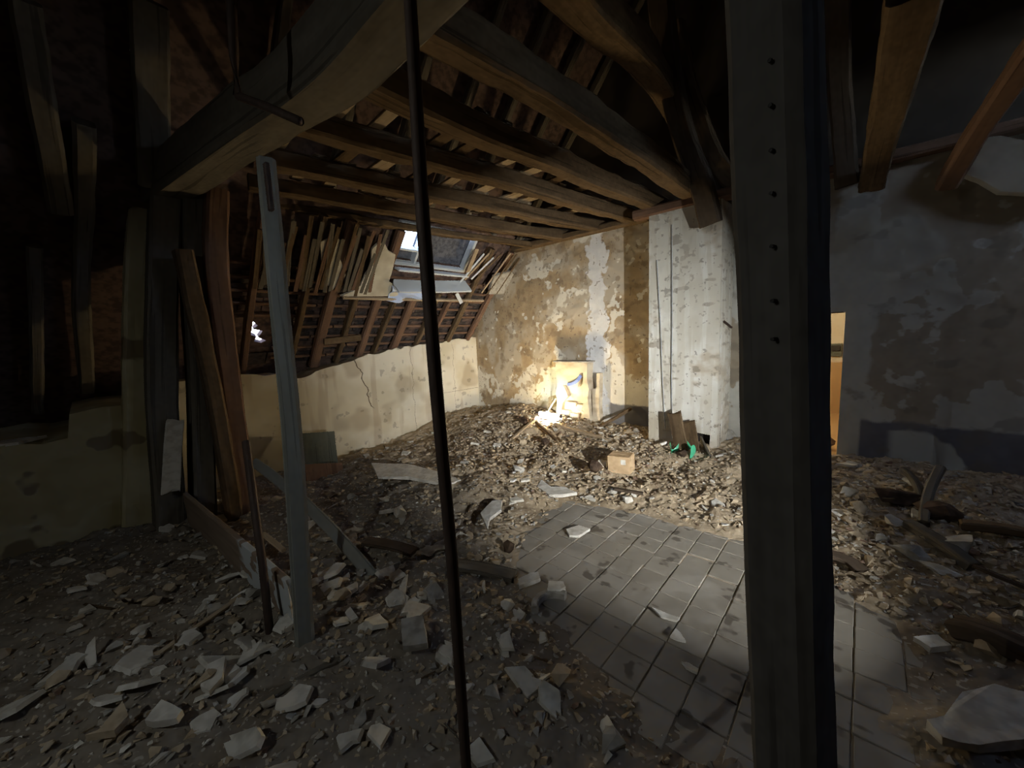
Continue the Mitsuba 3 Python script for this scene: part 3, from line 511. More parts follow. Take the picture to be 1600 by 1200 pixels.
LT = [('plaster_strip', [(214, 815), (212, 640), (214, 470), (222, 300)], -4.72, 0.20, 0.30, 'plaster_bay', 'plastered timber upright at the end of the left wall'),
      ('upright_timber', [(262, 800), (255, 600), (252, 450), (258, 300)], -4.5, 0.20, 0.36, 'oak_grey', 'wide grey upright timber beside the plastered one'),
      ('upright_timber', [(318, 800), (312, 640), (305, 450), (300, 300)], -4.42, 0.16, 0.34, 'oak_grey', 'dark upright timber behind the slanting brace'),
      ('slanting_brace', [(362, 800), (345, 690), (318, 540), (290, 392)], -4.10, 0.12, 0.15, 'oak_brown', 'paler slanting brace in the middle of the timber group'),
      ('upright_timber', [(388, 800), (372, 690), (345, 480), (338, 300)], -4.22, 0.16, 0.24, 'oak_red', 'brown upright timber at the right side of the group')]
for i, (nm, pts, x, w, h, mat, lab) in enumerate(LT):
    pz = [up_t(u, v, x) for u, v in pts]
    pz[0][2] = min(pz[0][2], float(ground(pz[0][0], pz[0][1])) - 0.02)
    key = obj(nm, timber(pz, w, h, up=(1, 0, 0), rough=0.018, seed=190 + i), mat, smooth=mat != 'plaster_bay'); tag(key, lab, 'timber')
pz = [up_t(267, 770, -4.2), up_t(273, 660, -4.25)]
key = obj('whitewashed_board', timber(pz, 0.12, 0.03, up=(1, 0, 0), rough=0.01, seed=197, rag=0.05), 'chunk_white'); tag(key, 'short whitewashed board at the foot of the timber group', 'board')
key = obj('hanging_rod', tube([at(372, 150, 'y', 0.62), at(366, 90, 'y', 0.60), at(360, -20, 'y', 0.60)], 0.02, 8), 'iron', smooth=True); tag(key, 'dark iron rod hanging down in front of the tie beam', 'rod')
key = obj('hanging_bar', tube([at(372, 150, 'y', 0.62), at(420, 168, 'y', 0.68), at(470, 190, 'y', 0.75)], 0.018, 8), 'iron', smooth=True); tag(key, 'dark iron bar running right from the hanging rod', 'bar')
key = obj('slim_rod', tube([at(424, 1010, 'z', 0.0), at(410, 880, 'y', 0.50), at(396, 780, 'y', 0.53), at(384, 690, 'y', 0.58)], 0.02, 8), 'iron', smooth=True); tag(key, 'short dark rod standing left of the grey post', 'rod')
# peeling board on edge at the foot of the group, the slanting boards, the green board
a, b = np.array([-4.25, 0.46, 0.16]), np.array([-2.12, 0.58, 0.17])
key = obj('fallen_board', timber([a, (a + b) / 2 + [0, 0.01, -0.02], b], 0.035, 0.34, rough=0.008, seed=200, rag=0.06), 'peeling_board', smooth=True); tag(key, 'fallen board on edge, brown at one end and peeling white at the other', 'board')
key = obj('slanting_board', timber([at(583, 902, 'z', 0.03), at(492, 800, 'z', 0.30), at(397, 722, 'z', 0.56)], 0.08, 0.04, up=(0.5, -0.6, 0.8), rough=0.004, seed=201), 'paint_grey', smooth=True); tag(key, 'grey green board leaning behind the grey post', 'board')
gb = at(504, 742, 'z', -0.02); gb[0] = -4.95
pz = [at(502, 748, 'x', -4.80), at(495, 676, 'x', -5.0)]
key = obj('green_board', timber(pz, 0.42, 0.03, up=(1, 0, 0.2), rough=0.004, seed=202), 'paint_green', smooth=True); tag(key, 'dark green square board leaning against the low wall', 'board')
key = obj('brown_board', timber([at(512, 778, 'x', -4.35), at(505, 725, 'x', -4.6)], 0.42, 0.03, up=(1, 0, 0.3), rough=0.006, seed=203), 'oak_red', smooth=True); tag(key, 'brown board in front of the dark green board', 'board')
key = obj('white_stick', timber([at(412, 834, 'z', 0.30), at(444, 860, 'z', 0.26)], 0.03, 0.025, rough=0.002, seed=204), 'oak_pale', smooth=True); tag(key, 'short pale stick between the slim rod and the grey post', 'stick')
key = obj('ground_lath', timber([at(232, 1034, 'z', 0.10), at(300, 985, 'z', 0.12), at(378, 930, 'z', 0.12)], 0.03, 0.015, rough=0.004, seed=205), 'oak_pale', smooth=True); tag(key, 'thin pale lath lying in front of the fallen board', 'lath')
key = obj('ground_lath', timber([at(405, 1100, 'z', 0.07), at(455, 1068, 'z', 0.08), at(535, 1028, 'z', 0.07)], 0.03, 0.015, rough=0.004, seed=206), 'oak_grey', smooth=True); tag(key, 'thin grey lath lying in front of the grey post', 'lath')

key = obj('ledge_light_slab', slab(blob(np.random.default_rng(3), 8, 0.2, 2.2), 0.2).apply_scale([0.11, 0.11, 0.11]).apply_transform(trimesh.transformations.rotation_matrix(1.6, [0, 0, 1])).apply_translation([-4.86, -0.50, 0.885]), 'chunk_white'); tag(key, 'pale slab standing in for bluish light on the broken top of the left wall', 'stone')  # streak of bluish light on the wall top, put in as a pale slab
# ------------------------------------------------------------------ foreground rod and post
key = obj('iron_rod', tube([at(730, 1215, 'y', 0.50) + [0, 0, -0.62], at(728, 1190, 'y', 0.50), at(706, 870, 'y', 0.50), at(681, 600, 'y', 0.50), at(660, 330, 'y', 0.50), at(648, 120, 'y', 0.50), at(641, 0, 'y', 0.50), at(638, -60, 'y', 0.5)], [0.0125, 0.0125, 0.0135, 0.0145, 0.0145, 0.013, 0.0125, 0.0125], 12), 'iron', smooth=True)
tag(key, 'long thin iron rod standing upright in the foreground', 'rod')
post = thing('wooden_post', 'thick square wooden post in the right foreground', 'post')
pa, pb = at(1243, 1200, 'y', 0.92), at(1202, 0, 'y', 0.92)
dp = (pb - pa) / (pb[2] - pa[2])
yaw = math.radians(18); fx = np.array([math.cos(yaw), -math.sin(yaw), 0]); fy = np.array([math.sin(yaw), math.cos(yaw), 0])
obj('shaft', timber([pa + dp * (-0.03 - pa[2]), pa, (pa + pb) / 2 + [0.004, 0, 0], pb, pb + dp * (3.1 - pb[2])], 0.125, 0.125, up=fy, rough=0.006, step=0.05, seed=210), 'post_wood', post, smooth=True)
for v in (95, 165, 235, 302, 385, 470, 530):
    p = at(1206 + (v - 300) * 0.01, v, 'y', 0.845)
    obj('nail_hole', tube([p - fy * 0.004, p + fy * 0.03], 0.0035, 8), 'niche_black', post, label='small dark nail hole in the post face')

# ------------------------------------------------------------------ recess: hearth block, work lamp and the debris about it
hb = thing('masonry_pillar', 'broken masonry pillar against the far wall behind the work lamp', 'masonry')
HX = 0.12
fr = Polygon([(-3.62, -0.1), (-3.60, 0.30), (-3.57, 0.50), (-3.585, 0.66), (-3.55, 0.80), (-3.58, 0.95), (-3.58, 1.13), (-3.02, 1.14), (-3.03, 0.9), (-3.00, 0.75), (-3.02, 0.6), (-2.99, 0.3), (-2.94, -0.1)])
cav = Polygon([(-3.5, 0.30), (-3.46, 0.52), (-3.36, 0.62), (-3.44, 0.78), (-3.32, 0.80), (-3.18, 0.77), (-3.14, 0.98), (-3.09, 0.99), (-3.10, 0.70), (-3.10, 0.40), (-3.20, 0.24)])
obj('frame', extr(fr.difference(cav), 4.83, 0.17).apply_translation([HX, 0, 0]), 'hearth_block', hb); obj('back', extr(cav.buffer(0.02), 4.90, 0.10).apply_translation([HX, 0, 0]), 'hearth_block', hb)
obj('side_buttress', extr(Polygon([(-2.86, -0.1), (-2.87, 0.75), (-2.80, 0.76), (-2.79, 0.98), (-2.74, 0.98), (-2.76, 0.5), (-2.72, -0.1)]), 4.90, 0.1), 'hearth_block', hb)
obj('coping', place(cbox((0.62, 0.2, 0.025), 0.006), [-3.30 + HX, 4.91, 1.145], [1, 0, 0], [0, 1, 0], [0, 0, 1]), 'chunk_grey', hb)
for p, s in (((-3.42, 4.88, 0.36), (0.14, 0.10, 0.08)), ((-3.27, 4.88, 0.32), (0.15, 0.10, 0.09)), ((-3.33, 4.89, 0.50), (0.18, 0.08, 0.07)), ((-3.17, 4.89, 0.46), (0.12, 0.08, 0.10))):
    obj('brick', place(cbox(s, 0.01), np.array(p) + [HX, 0, 0], [1, 0, 0], [0, 1, 0], [0, 0, 1]), 'hearth_block', hb)
key = obj('blue_strip', timber([(-3.24, 4.82, 0.80), (-3.10, 4.81, 0.84), (-3.00, 4.82, 0.95)], 0.012, 0.05, rough=0.002, seed=220), 'blue_plastic', smooth=True); tag(key, 'curved blue strip hanging in the broken masonry pillar', 'strip')
wl = thing('work_lamp', 'glaring warm work lamp lying on the rubble heap at the far wall', 'lamp')
wp = at(858, 655, 'y', 4.45); wp[2] = max(wp[2], float(ground(wp[0], wp[1])) + 0.06); wd = np.array([0.85, 0.42, -0.13]); wd /= np.linalg.norm(wd)
wp[2] += 0.03
obj('tube', tube([wp - wd * 0.16, wp - wd * 0.15, wp - wd * 0.13, wp + wd * 0.13, wp + wd * 0.15, wp + wd * 0.16], [0.012, 0.024, 0.031, 0.031, 0.024, 0.012], 14), None, wl, smooth=True, emitter={'type': 'area', 'radiance': {'type': 'rgb', 'value': list(LAMP_WORK)}}, label='glowing tube')
obj('end_cap', tube([wp - wd * 0.19, wp - wd * 0.155], 0.022, 10), 'black_plastic', wl); obj('end_cap', tube([wp + wd * 0.155, wp + wd * 0.19], 0.022, 10), 'black_plastic', wl)
bar = np.array([0.0, 0.04, -0.05])
obj('reflector', timber([wp - wd * 0.17 + bar, wp + wd * 0.17 + bar], 0.08, 0.01, up=(0.3, -0.6, 0.8), rough=0, seed=0), 'reflector', wl)
G = lambda p, dz=0.0: np.array([p[0], p[1], float(ground(p[0], p[1])) + dz])
def on(u, v, z=None):
    """The point of the rubble surface at the pixel."""
    zz = 0.1
    for _ in range(12):
        p = at(u, v, 'z', zz); zz = 0.5 * zz + 0.5 * float(ground(p[0], p[1]))
    return at(u, v, 'z', zz)
def stick(name, px, w, h, mat, lab, cat, lift=0.02, seed=0):
    pts = [on(u, v) + [0, 0, lift + dz] for u, v, dz in px]
    key = obj(name, timber(pts, w, h, rough=min(w, h) * 0.15, seed=seed, rag=0.02), mat, smooth=True); tag(key, lab, cat); return key
stick('pale_pole', ((868, 668, 0.03), (900, 678, 0.02), (942, 686, 0.0)), 0.045, 0.04, 'oak_pale', 'pale pole lying right of the work lamp', 'pole', seed=221)
stick('tan_stick', ((800, 688, 0.0), (834, 664, 0.05)), 0.04, 0.03, 'oak_pale', 'tan stick lying left of the work lamp', 'stick', seed=222)
stick('dark_stick', ((838, 668, 0.05), (870, 690, 0.0)), 0.03, 0.03, 'oak_brown', 'brown stick slanting below the work lamp', 'stick', seed=223)
key = obj('leaning_stick', timber([at(853, 648, 'y', 4.70), at(868, 622, 'y', 4.81)], 0.05, 0.03, rough=0.003, seed=224), 'oak_pale', smooth=True); tag(key, 'yellow lit stick leaning on the pillar above the work lamp', 'stick')
key = obj('leaning_stick', timber([G((-2.62, 4.66, 0), 0.02), (-2.30, 4.97, 0.50)], 0.05, 0.04, rough=0.004, seed=225), 'oak_brown', smooth=True); tag(key, 'dark stick leaning on the far wall left of the chimney', 'stick')
cr = np.random.default_rng(21)
def lump(name, u, v, size, mat, lab, cat, sink=0.25, n=14, yaw=0.0):
    p = on(u, v); m = chunk(cr, size, n); key = obj(name, m, mat, to_world=T().translate([p[0], p[1], p[2] + size[2] * (0.5 - sink)]).rotate([0, 0, 1], yaw)); tag(key, lab, cat); return key
lump('dark_lump', 820, 664, (0.16, 0.12, 0.16), 'chunk_dark', 'black crumpled lump just left of the work lamp', 'debris', 0.1)
lump('dark_lump', 853, 696, (0.14, 0.11, 0.12), 'chunk_dark', 'small black lump in the rubble below the work lamp', 'debris', 0.1)
lump('dark_lump', 796, 866, (0.10, 0.09, 0.12), 'chunk_dark', 'dark brown lump lying at the left edge of the tiled floor', 'debris', 0.0, 18)
lump('dark_lump', 776, 664, (0.14, 0.10, 0.06), 'chunk_dark', 'flat dark lump on the heap in front of the far corner', 'debris', 0.1)
lump('stone_block', 680, 932, (0.17, 0.15, 0.12), 'chunk_grey', 'grey angular stone left of the iron rod', 'stone', 0.3, 16)
lump('plaster_block', 793, 951, (0.11, 0.085, 0.07), 'chunk_white', 'white broken block beside the curved piece of stone', 'block', 0.2, 16)
lump('stone_block', 627, 818, (0.11, 0.09, 0.17), 'chunk_white', 'pale upright stone left of the iron rod', 'stone', 0.15)
lump('stone_block', 1498, 862, (0.26, 0.2, 0.22), 'chunk_grey', 'large grey stone on the rubble at the right', 'stone', 0.3)
lump('stone_block', 1425, 868, (0.2, 0.12, 0.10), 'chunk_grey', 'grey stone beside the larger stone at the right', 'stone', 0.3)
lump('stone_block', 1395, 822, (0.12, 0.10, 0.11), 'chunk_white', 'small pale round stone right of the post', 'stone', 0.2)
lump('stone_block', 1460, 890, (0.25, 0.12, 0.06), 'chunk_white', 'pale flat stone in front of the large grey stone', 'stone', 0.3)
lump('stone_block', 1310, 805, (0.12, 0.10, 0.08), 'chunk_white', 'pale stone close to the right side of the post', 'stone', 0.3)
lump('stone_block', 1345, 897, (0.10, 0.07, 0.07), 'chunk_tan', 'yellowish stone at the end of the dark plank right of the post', 'stone', 0.3)
lump('plaster_block', 806, 735, (0.24, 0.14, 0.09), 'chunk_white', 'white plaster lump in the middle of the rubble', 'block', 0.3)
lump('plaster_block', 955, 770, (0.14, 0.1, 0.1), 'chunk_grey', 'grey block just below the cardboard box', 'block', 0.3)
lump('plaster_block', 980, 784, (0.13, 0.09, 0.09), 'chunk_white', 'white chunk at the edge of the tiles below the box', 'block', 0.3)
lump('plaster_block', 640, 838, (0.08, 0.07, 0.07), 'chunk_white', 'small white chunk beside the crumpled plastic', 'block', 0.3)
def plate(name, px, t, mat, lab, cat, tilt=(0, 0), lift=0.012):
    """A flat ragged slab whose outline is given by pixels of the rubble surface."""
    ps = np.array([on(u, v) for u, v in px]); c = ps.mean(0); c[2] = float(ground(c[0], c[1]))
    po = Polygon(ps[:, :2] - c[:2]).buffer(0)
    m = slab(po, t); m = m.subdivide(); m.vertices += (meshkit.noise(m.vertices * 25, 3)[:, None] - 0.5) * [0.006, 0.006, 0.01]
    key = obj(name, m, mat, to_world=T().translate([c[0], c[1], c[2] + lift]).rotate([1, 0, 0], tilt[0]).rotate([0, 1, 0], tilt[1])); tag(key, lab, cat); return key
plate('plaster_sheet', ((582, 742), (640, 738), (690, 742), (720, 752), (700, 762), (640, 752), (592, 762)), 0.03, 'chunk_white', 'long white plaster slab behind the iron rod', 'slab', (0, 0), 0.03)
plate('plaster_sheet', ((846, 750), (862, 768), (884, 772), (902, 782), (880, 784), (858, 776), (840, 760)), 0.03, 'chunk_white', 'long pale slab at the far edge of the tiled floor', 'slab', (6, 0), 0.03)
plate('plaster_sheet', ((752, 815), (770, 798), (786, 800), (784, 814), (766, 822), (762, 832)), 0.025, 'chunk_white', 'ragged white plaster piece right of the iron rod', 'slab', (8, 0), 0.03)
plate('plaster_sheet', ((830, 908), (842, 908), (845, 918), (812, 922), (810, 912)), 0.025, 'chunk_white', 'narrow white piece above the curved stone', 'slab', (6, 0), 0.03)
plate('plaster_sheet', ((1446, 1150), (1475, 1135), (1500, 1115), (1550, 1103), (1620, 1112), (1660, 1180), (1600, 1186), (1530, 1178), (1470, 1180)), 0.035, 'plaster_fallen', 'big pale slab lying at the bottom right corner', 'slab', (3, -4), 0.03)
plate('plaster_sheet', ((1425, 1010), (1462, 1004), (1485, 1016), (1452, 1024)), 0.03, 'chunk_white', 'small pale slab on the dusty floor at the right', 'slab', (3, 4), 0.02)
plate('plaster_sheet', ((885, 832), (905, 826), (922, 832), (905, 842), (890, 842)), 0.02, 'chunk_white', 'pale plaster scrap on the far part of the tiled floor', 'slab', (0, 0), 0.014)
plate('plaster_sheet', ((1046, 1002), (1056, 988), (1064, 996), (1072, 1008), (1060, 1006)), 0.012, 'chunk_white', 'small white triangular scrap on the tiled floor', 'slab', (0, 0), 0.014)
plate('plaster_sheet', ((1018, 955), (1036, 962), (1062, 972), (1058, 976), (1032, 970)), 0.012, 'chunk_white', 'thin white sliver on the tiled floor', 'slab', (0, 0), 0.014)
plate('plaster_sheet', ((1064, 1042), (1076, 1042), (1092, 1052), (1090, 1058), (1072, 1050)), 0.012, 'chunk_white', 'pale sliver on the tiles near the foot of the post', 'slab', (0, 0), 0.014)
plate('loose_tile', ((629, 985), (664, 980), (671, 1036), (632, 1036)), 0.03, 'chunk_grey', 'loose grey floor tile lying left of the iron rod', 'tile', (10, 0), 0.05)
plate('loose_tile', ((540, 967), (549, 960), (561, 974), (551, 981)), 0.015, 'chunk_white', 'small pale tile piece right of the grey post', 'tile', (8, 0), 0.03)
plate('flat_stone', ((230, 1140), (242, 1120), (258, 1112), (290, 1132), (280, 1146), (242, 1146)), 0.03, 'chunk_white', 'pale five-sided stone at the bottom left', 'stone', (6, 5), 0.03)
plate('flat_stone', ((316, 1085), (330, 1055), (358, 1048), (352, 1078), (330, 1092)), 0.03, 'chunk_white', 'pale pointed stone at the left, above the five-sided one', 'stone', (10, 5), 0.03)
plate('flat_stone', ((160, 1165), (200, 1128), (206, 1138), (184, 1162), (140, 1176)), 0.03, 'chunk_tan', 'long brownish stone at the bottom left', 'stone', (6, 5), 0.03)
stick('grey_plank', ((702, 888, 0.0), (752, 896, 0.01), (804, 906, 0.0)), 0.11, 0.03, 'oak_grey', 'grey plank lying across from the iron rod to the tiles', 'plank', 0.025, seed=230)
stick('dark_plank', ((574, 858, 0.03), (612, 864, 0.03), (650, 872, 0.01)), 0.10, 0.02, 'oak_dark', 'thin dark plank left of the iron rod', 'plank', 0.03, seed=231)
stick('dark_plank', ((1285, 876, 0.02), (1315, 886, 0.03), (1345, 902, 0.01)), 0.09, 0.03, 'oak_dark', 'dark plank sticking out right of the post', 'plank', 0.03, seed=232)
stick('dark_plank', ((1525, 905, 0.02), (1570, 925, 0.02), (1625, 948, 0.02)), 0.03, 0.02, 'oak_dark', 'thin dark plank at the right edge of the picture', 'plank', 0.05, seed=233)
stick('long_beam', ((1495, 985, 0.0), (1560, 1010, 0.02), (1640, 1045, 0.0)), 0.12, 0.09, 'oak_dark', 'dark beam half buried at the right edge', 'beam', 0.02, seed=234)
stick('long_beam', ((1420, 830, 0.03), (1470, 860, 0.03), (1520, 890, 0.0)), 0.08, 0.06, 'oak_grey', 'grey beam under the large stone at the right', 'beam', 0.02, seed=235)
stick('brown_beam', ((1500, 832, 0.03), (1560, 838, 0.03), (1640, 848, 0.0)), 0.07, 0.05, 'oak_brown', 'brown beam behind the large stone at the right', 'beam', 0.02, seed=236)
stick('dark_lath', ((1004, 776, 0.0), (960, 772, 0.02)), 0.04, 0.02, 'oak_dark', 'short dark lath near the block below the box', 'lath', 0.03, seed=237)
for i, (px, l) in enumerate((((( 1410, 760, 0.10), (1425, 775, 0.1), (1440, 792, 0.02)), 'left'), (((1468, 768, 0.16), (1450, 790, 0.06), (1442, 824, 0.0)), 'right'))):
    stick('forked_branch', px, 0.05, 0.05, 'oak_grey', f'{l} arm of the pale forked wood on the rubble at the right', 'branch', 0.03, seed=240 + i)
lump('dark_lump', 1400, 785, (0.36, 0.22, 0.15), 'chunk_dark', 'dark lump left of the forked wood at the right', 'debris', 0.2)
lump('dark_lump', 1470, 810, (0.3, 0.22, 0.16), 'chunk_dark', 'dark brown lump right of the forked wood', 'debris', 0.2)
lump('dark_lump', 1520, 868, (0.08, 0.06, 0.06), 'chunk_brick', 'red brown brick piece by the large stone at the right', 'brick', 0.1)
# curved stone
cc = on(868, 958); aa = np.linspace(math.radians(95), math.radians(230), 12)
arc = [(cc[0] + 0.115 * math.cos(a), cc[1] + 0.115 * math.sin(a), cc[2] + 0.035) for a in aa]
key = obj('curved_stone', timber(arc, 0.04, 0.05, rough=0.003, step=0.02, seed=250), 'chunk_grey'); tag(key, 'curved grey piece of stone at the left edge of the tiled floor', 'stone')
plate('stone_chip', ((856, 938), (858, 924), (880, 926), (884, 934), (876, 938)), 0.03, 'chunk_white', 'white chip lying against the curved stone', 'chip', (0, 0), 0.04)
# crumpled plastic
def cf(u, v):
    a, b = on(632, 876), on(694, 846); ab = b - a; ac = np.array([0.09, 0.16, 0.0])
    x = a[0] + u * ab[0] + v * ac[0]; y = a[1] + u * ab[1] + v * ac[1]
    z = ground(x, y) + 0.02 + 0.075 * np.abs(meshkit.fbm(np.stack([x * 9, y * 9, x * 0], -1), 3, 4) - 0.3)
    return np.stack([x, y, z], -1)
key = obj('crumpled_plastic', sheet(cf, 22, 10, 0.002), 'chunk_white'); tag(key, 'crumpled white plastic lying left of the iron rod', 'plastic')
# cardboard box with flaps
bp_ = on(967, 741); bt = thing('cardboard_box', 'open brown cardboard box lying on the rubble in front of the chimney', 'box')
ang = math.radians(8); e1 = np.array([math.cos(ang), math.sin(ang), 0.04]); e1 /= np.linalg.norm(e1); e2 = np.array([-math.sin(ang), math.cos(ang), 0.0]); e3 = np.cross(e1, e2)
def card(nm, size, off, lab=None): obj(nm, place(bx(size), bp_ + e1 * off[0] + e2 * off[1] + e3 * (off[2] + 0.01), e1, e2, e3), 'cardboard_brown', bt, label=lab)
W_, D_, H_ = 0.22, 0.17, 0.17
card('front', (W_, 0.006, H_), (0, 0, H_ / 2)); card('back', (W_, 0.006, H_), (0, D_, H_ / 2)); card('side', (0.006, D_, H_), (-W_ / 2, D_ / 2, H_ / 2)); card('side', (0.006, D_, H_), (W_ / 2, D_ / 2, H_ / 2)); card('bottom', (W_, D_, 0.006), (0, D_ / 2, 0.003))
card('flap', (W_, 0.075, 0.006), (0, 0.04, H_)); card('flap', (W_, 0.088, 0.006), (0, 0.124, H_ + 0.003))
obj('label_patch', place(bx((0.05, 0.002, 0.05)), bp_ + e1 * 0.05 - e2 * 0.004 + e3 * 0.13, e1, e2, e3), 'chunk_white', bt, label='small pale patch')
lump('dark_lump', 930, 738, (0.19, 0.15, 0.15), 'chunk_dark', 'black lump standing in for the shadow left of the cardboard box', 'debris', 0.1, 18)  # cast shadow beside the box, put in as a black lump
# at the foot of the chimney
key = obj('leaning_plank', timber([G((-1.38, 4.24, 0), -0.02), G((-1.50, 4.34, 0), 0.36)], 0.15, 0.025, up=(0, 1, 0.4), rough=0.008, seed=260, rag=0.03), 'oak_brown', smooth=True); tag(key, 'rough brown plank leaning on the foot of the chimney', 'plank')
key = obj('leaning_plank', timber([G((-1.27, 4.28, 0), -0.02), G((-1.37, 4.42, 0), 0.29)], 0.14, 0.02, up=(0, 1, 0.4), rough=0.008, seed=261, rag=0.03), 'oak_brown', smooth=True); tag(key, 'second brown plank leaning beside the dark hole', 'plank')
key = obj('leaning_plank', timber([G((-1.08, 4.18, 0), -0.02), (-1.25, 4.46, 0.34)], 0.08, 0.02, up=(0, 1, 0.4), rough=0.006, seed=262, rag=0.03), 'oak_grey', smooth=True); tag(key, 'narrow grey plank leaning across the dark hole', 'plank')
key = thing('green_tub', 'broken green plastic tub lying in front of the chimney', 'tub')
gp = on(1064, 714)
def gf_(u, v):
    a = -0.6 + u * 4.3; r = 0.105 + 0.025 * v; notch = 0.5 + 0.5 * np.sin(u * 13 + 1)
    return np.stack([gp[0] + r * np.cos(a), gp[1] + 0.05 + r * 0.8 * np.sin(a), gp[2] - 0.02 + v * (0.06 + 0.11 * notch)], -1)
obj('rim', sheet(gf_, 40, 5, 0.006), 'green_plastic', key); obj('content', chunk(cr, (0.15, 0.13, 0.12), 14).apply_translation(gp + [0.0, 0.03, 0.03]), 'chunk_dark', key, label='dark dirt filling')
for i, (x0, x1) in enumerate(((-1.765, -1.655), (-1.60, -1.575))):  # two shadow lines on the chimney, modelled as thin grey tubes
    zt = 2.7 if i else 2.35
    key = obj('shadow_line', tube([(x0, YC - 0.012, zt), (x0 * 0.6 + x1 * 0.4 + 0.004, YC - 0.014, 1.6), (x0 * 0.3 + x1 * 0.7 - 0.004, YC - 0.014, 1.0), (x1, YC - 0.012, 0.40)], 0.0055, 6), 'shadow_line_grey', smooth=True); tag(key, ('left' if i == 0 else 'right') + ' one of two grey tubes drawn as shadow lines on the chimney face', 'shadow_line')
key = obj('wall_spike', tube([(-1.09, 4.62, 1.62), (-1.00, 4.55, 1.55)], 0.012, 6), 'iron'); tag(key, 'dark spike sticking out of the right side of the chimney', 'spike')
lump('dark_lump', 1137, 686, (0.28, 0.2, 0.2), 'chunk_grey', 'grey mound of debris right of the chimney foot', 'debris', 0.3)

# ------------------------------------------------------------------ loose rubble: every larger piece its own thing
sr = np.random.default_rng(77); VAR = 9
def variants(mats, fn): return [mikit.ply(fn(), mats[i % len(mats)]) for i in range(VAR)]
def flake():
    b = blob(sr, sr.integers(6, 9), 0.3, sr.uniform(1.0, 1.6)); m = slab(b, 0.45); m.apply_translation([0, 0, -0.22]); m.vertices[:, :2] *= np.where(m.vertices[:, 2:] > 0, 0.9, 1.0); return m
KINDS = {'plaster_chunk': (variants(('chunk_white', 'plaster_fallen'), flake), 'plaster chunk', 'plaster chunk', 215, (0.035, 0.14), ('chunk_white', 'plaster_fallen')),
         'stone_chunk': (variants(('chunk_grey', 'chunk_tan', 'chunk_tan'), lambda: chunk(sr, (2, 1.7, 1.3), 12)), 'rough stone', 'stone', 295, (0.035, 0.15), ('chunk_grey', 'chunk_tan', 'chunk_tan')),
         'brick_fragment': (variants(('chunk_brick',), lambda: chunk(sr, (2, 1.4, 1.1), 9)), 'brick fragment', 'brick fragment', 45, (0.03, 0.10), ('chunk_brick',)),
         'wood_splinter': (variants(('oak_brown', 'oak_pale', 'oak_grey'), lambda: trimesh.Trimesh(*timber([(-4, 0, 0), (0, 0.15, 0.02), (4, 0, 0)], 0.55, 0.35, rough=0.03, step=1.5, rag=0.3, seed=int(sr.integers(99)))[:2], process=False)), 'wood splinter', 'splinter', 110, (0.02, 0.05), ('oak_brown', 'oak_pale', 'oak_grey')),
         'tile_shard': (variants(('floor_tile', 'roof_tile_clay', 'chunk_grey'), lambda: slab(blob(sr, 5, 0.3), 0.3)), 'tile shard', 'tile shard', 60, (0.035, 0.09), ('floor_tile', 'roof_tile_clay', 'chunk_grey'))}
def zone(x, y):
    if y > 3.9: return ('in the heap around the work lamp' if x < -2.4 else 'in front of the chimney' if x < -0.9 else 'before the doorway and right wall')
    if y > 2.5: return ('along the low left wall' if x < -3 else 'on the lit rubble beyond the tiles' if x < -0.3 else 'on the rubble right of the post')
    if x > 0: return 'on the dusty floor at the lower right'
    if x > -1.15 and y > 1.3: return 'on the tiled floor'
    if y > 1.7: return 'between the low wall and the tiles' if x < -2.6 else 'behind the iron rod, left of the tiles'
    if y > 1.1: return 'behind the slanting board' if x < -1.9 else 'beside the curved stone'
    if x < -2.6: return 'below the fallen board and left wall'
    if x < -1.5: return 'around the grey post' if y > 0.3 else 'in the bottom left corner'
    return 'beside the foot of the iron rod' if y > 0.75 or x < -0.95 else 'at the bottom edge right of the iron rod'
COL = {'chunk_white': 'pale', 'plaster_fallen': 'greyish', 'chunk_grey': 'grey', 'chunk_tan': 'tan', 'chunk_brick': 'red brown', 'oak_brown': 'brown', 'oak_pale': 'pale', 'oak_grey': 'grey', 'floor_tile': 'dusty', 'roof_tile_clay': 'dark'}
def rubble_tag(key, nm, k, r, x, y):
    mats, word, cat = KINDS[nm][5], KINDS[nm][1], KINDS[nm][2]
    size = 'large ' if r > 0.10 else 'small ' if r < 0.055 else ''
    tag(key, f'{size}{COL[mats[k % len(mats)]]} {word} {zone(x, y)}', cat, f'{size}{COL[mats[k % len(mats)]]} {word}s {zone(x, y)}')
def in_view(p):
    c = M.T @ (np.asarray(p) - CAM)
    if c[2] < 0.2: return False
    u, v = 800 + F * c[0] / c[2], 600 + F * c[1] / c[2]; return -20 < u < 1620 and v < 1215
def sample():
    while True:
        x, y = sr.uniform(-5.2, 2.2), sr.uniform(-1.2, 4.9)
        if y > 4.4 and -1.95 < x < -1.0: continue
        if x < -4.6 and y < 0.7: continue
        if not in_view((x, y, 0.1)): continue
        d = float(sdist(np.array(x), np.array(y)))
        if d < 0.05 and sr.random() > 0.06: continue
        # denser close to the camera on the left and in the central heaps
        w = 0.35 + 0.65 * math.exp(-((x + 2.0) ** 2 + (y - 0.4) ** 2) / 1.6) + 0.5 * math.exp(-((x + 2.6) ** 2 + (y - 2.6) ** 2) / 2.0) + (0.15 if x > -1.2 and y < 1.4 else 0) + (0.45 if x > -0.1 and y > 2.6 else 0)
        if sr.random() < w: return x, y, d
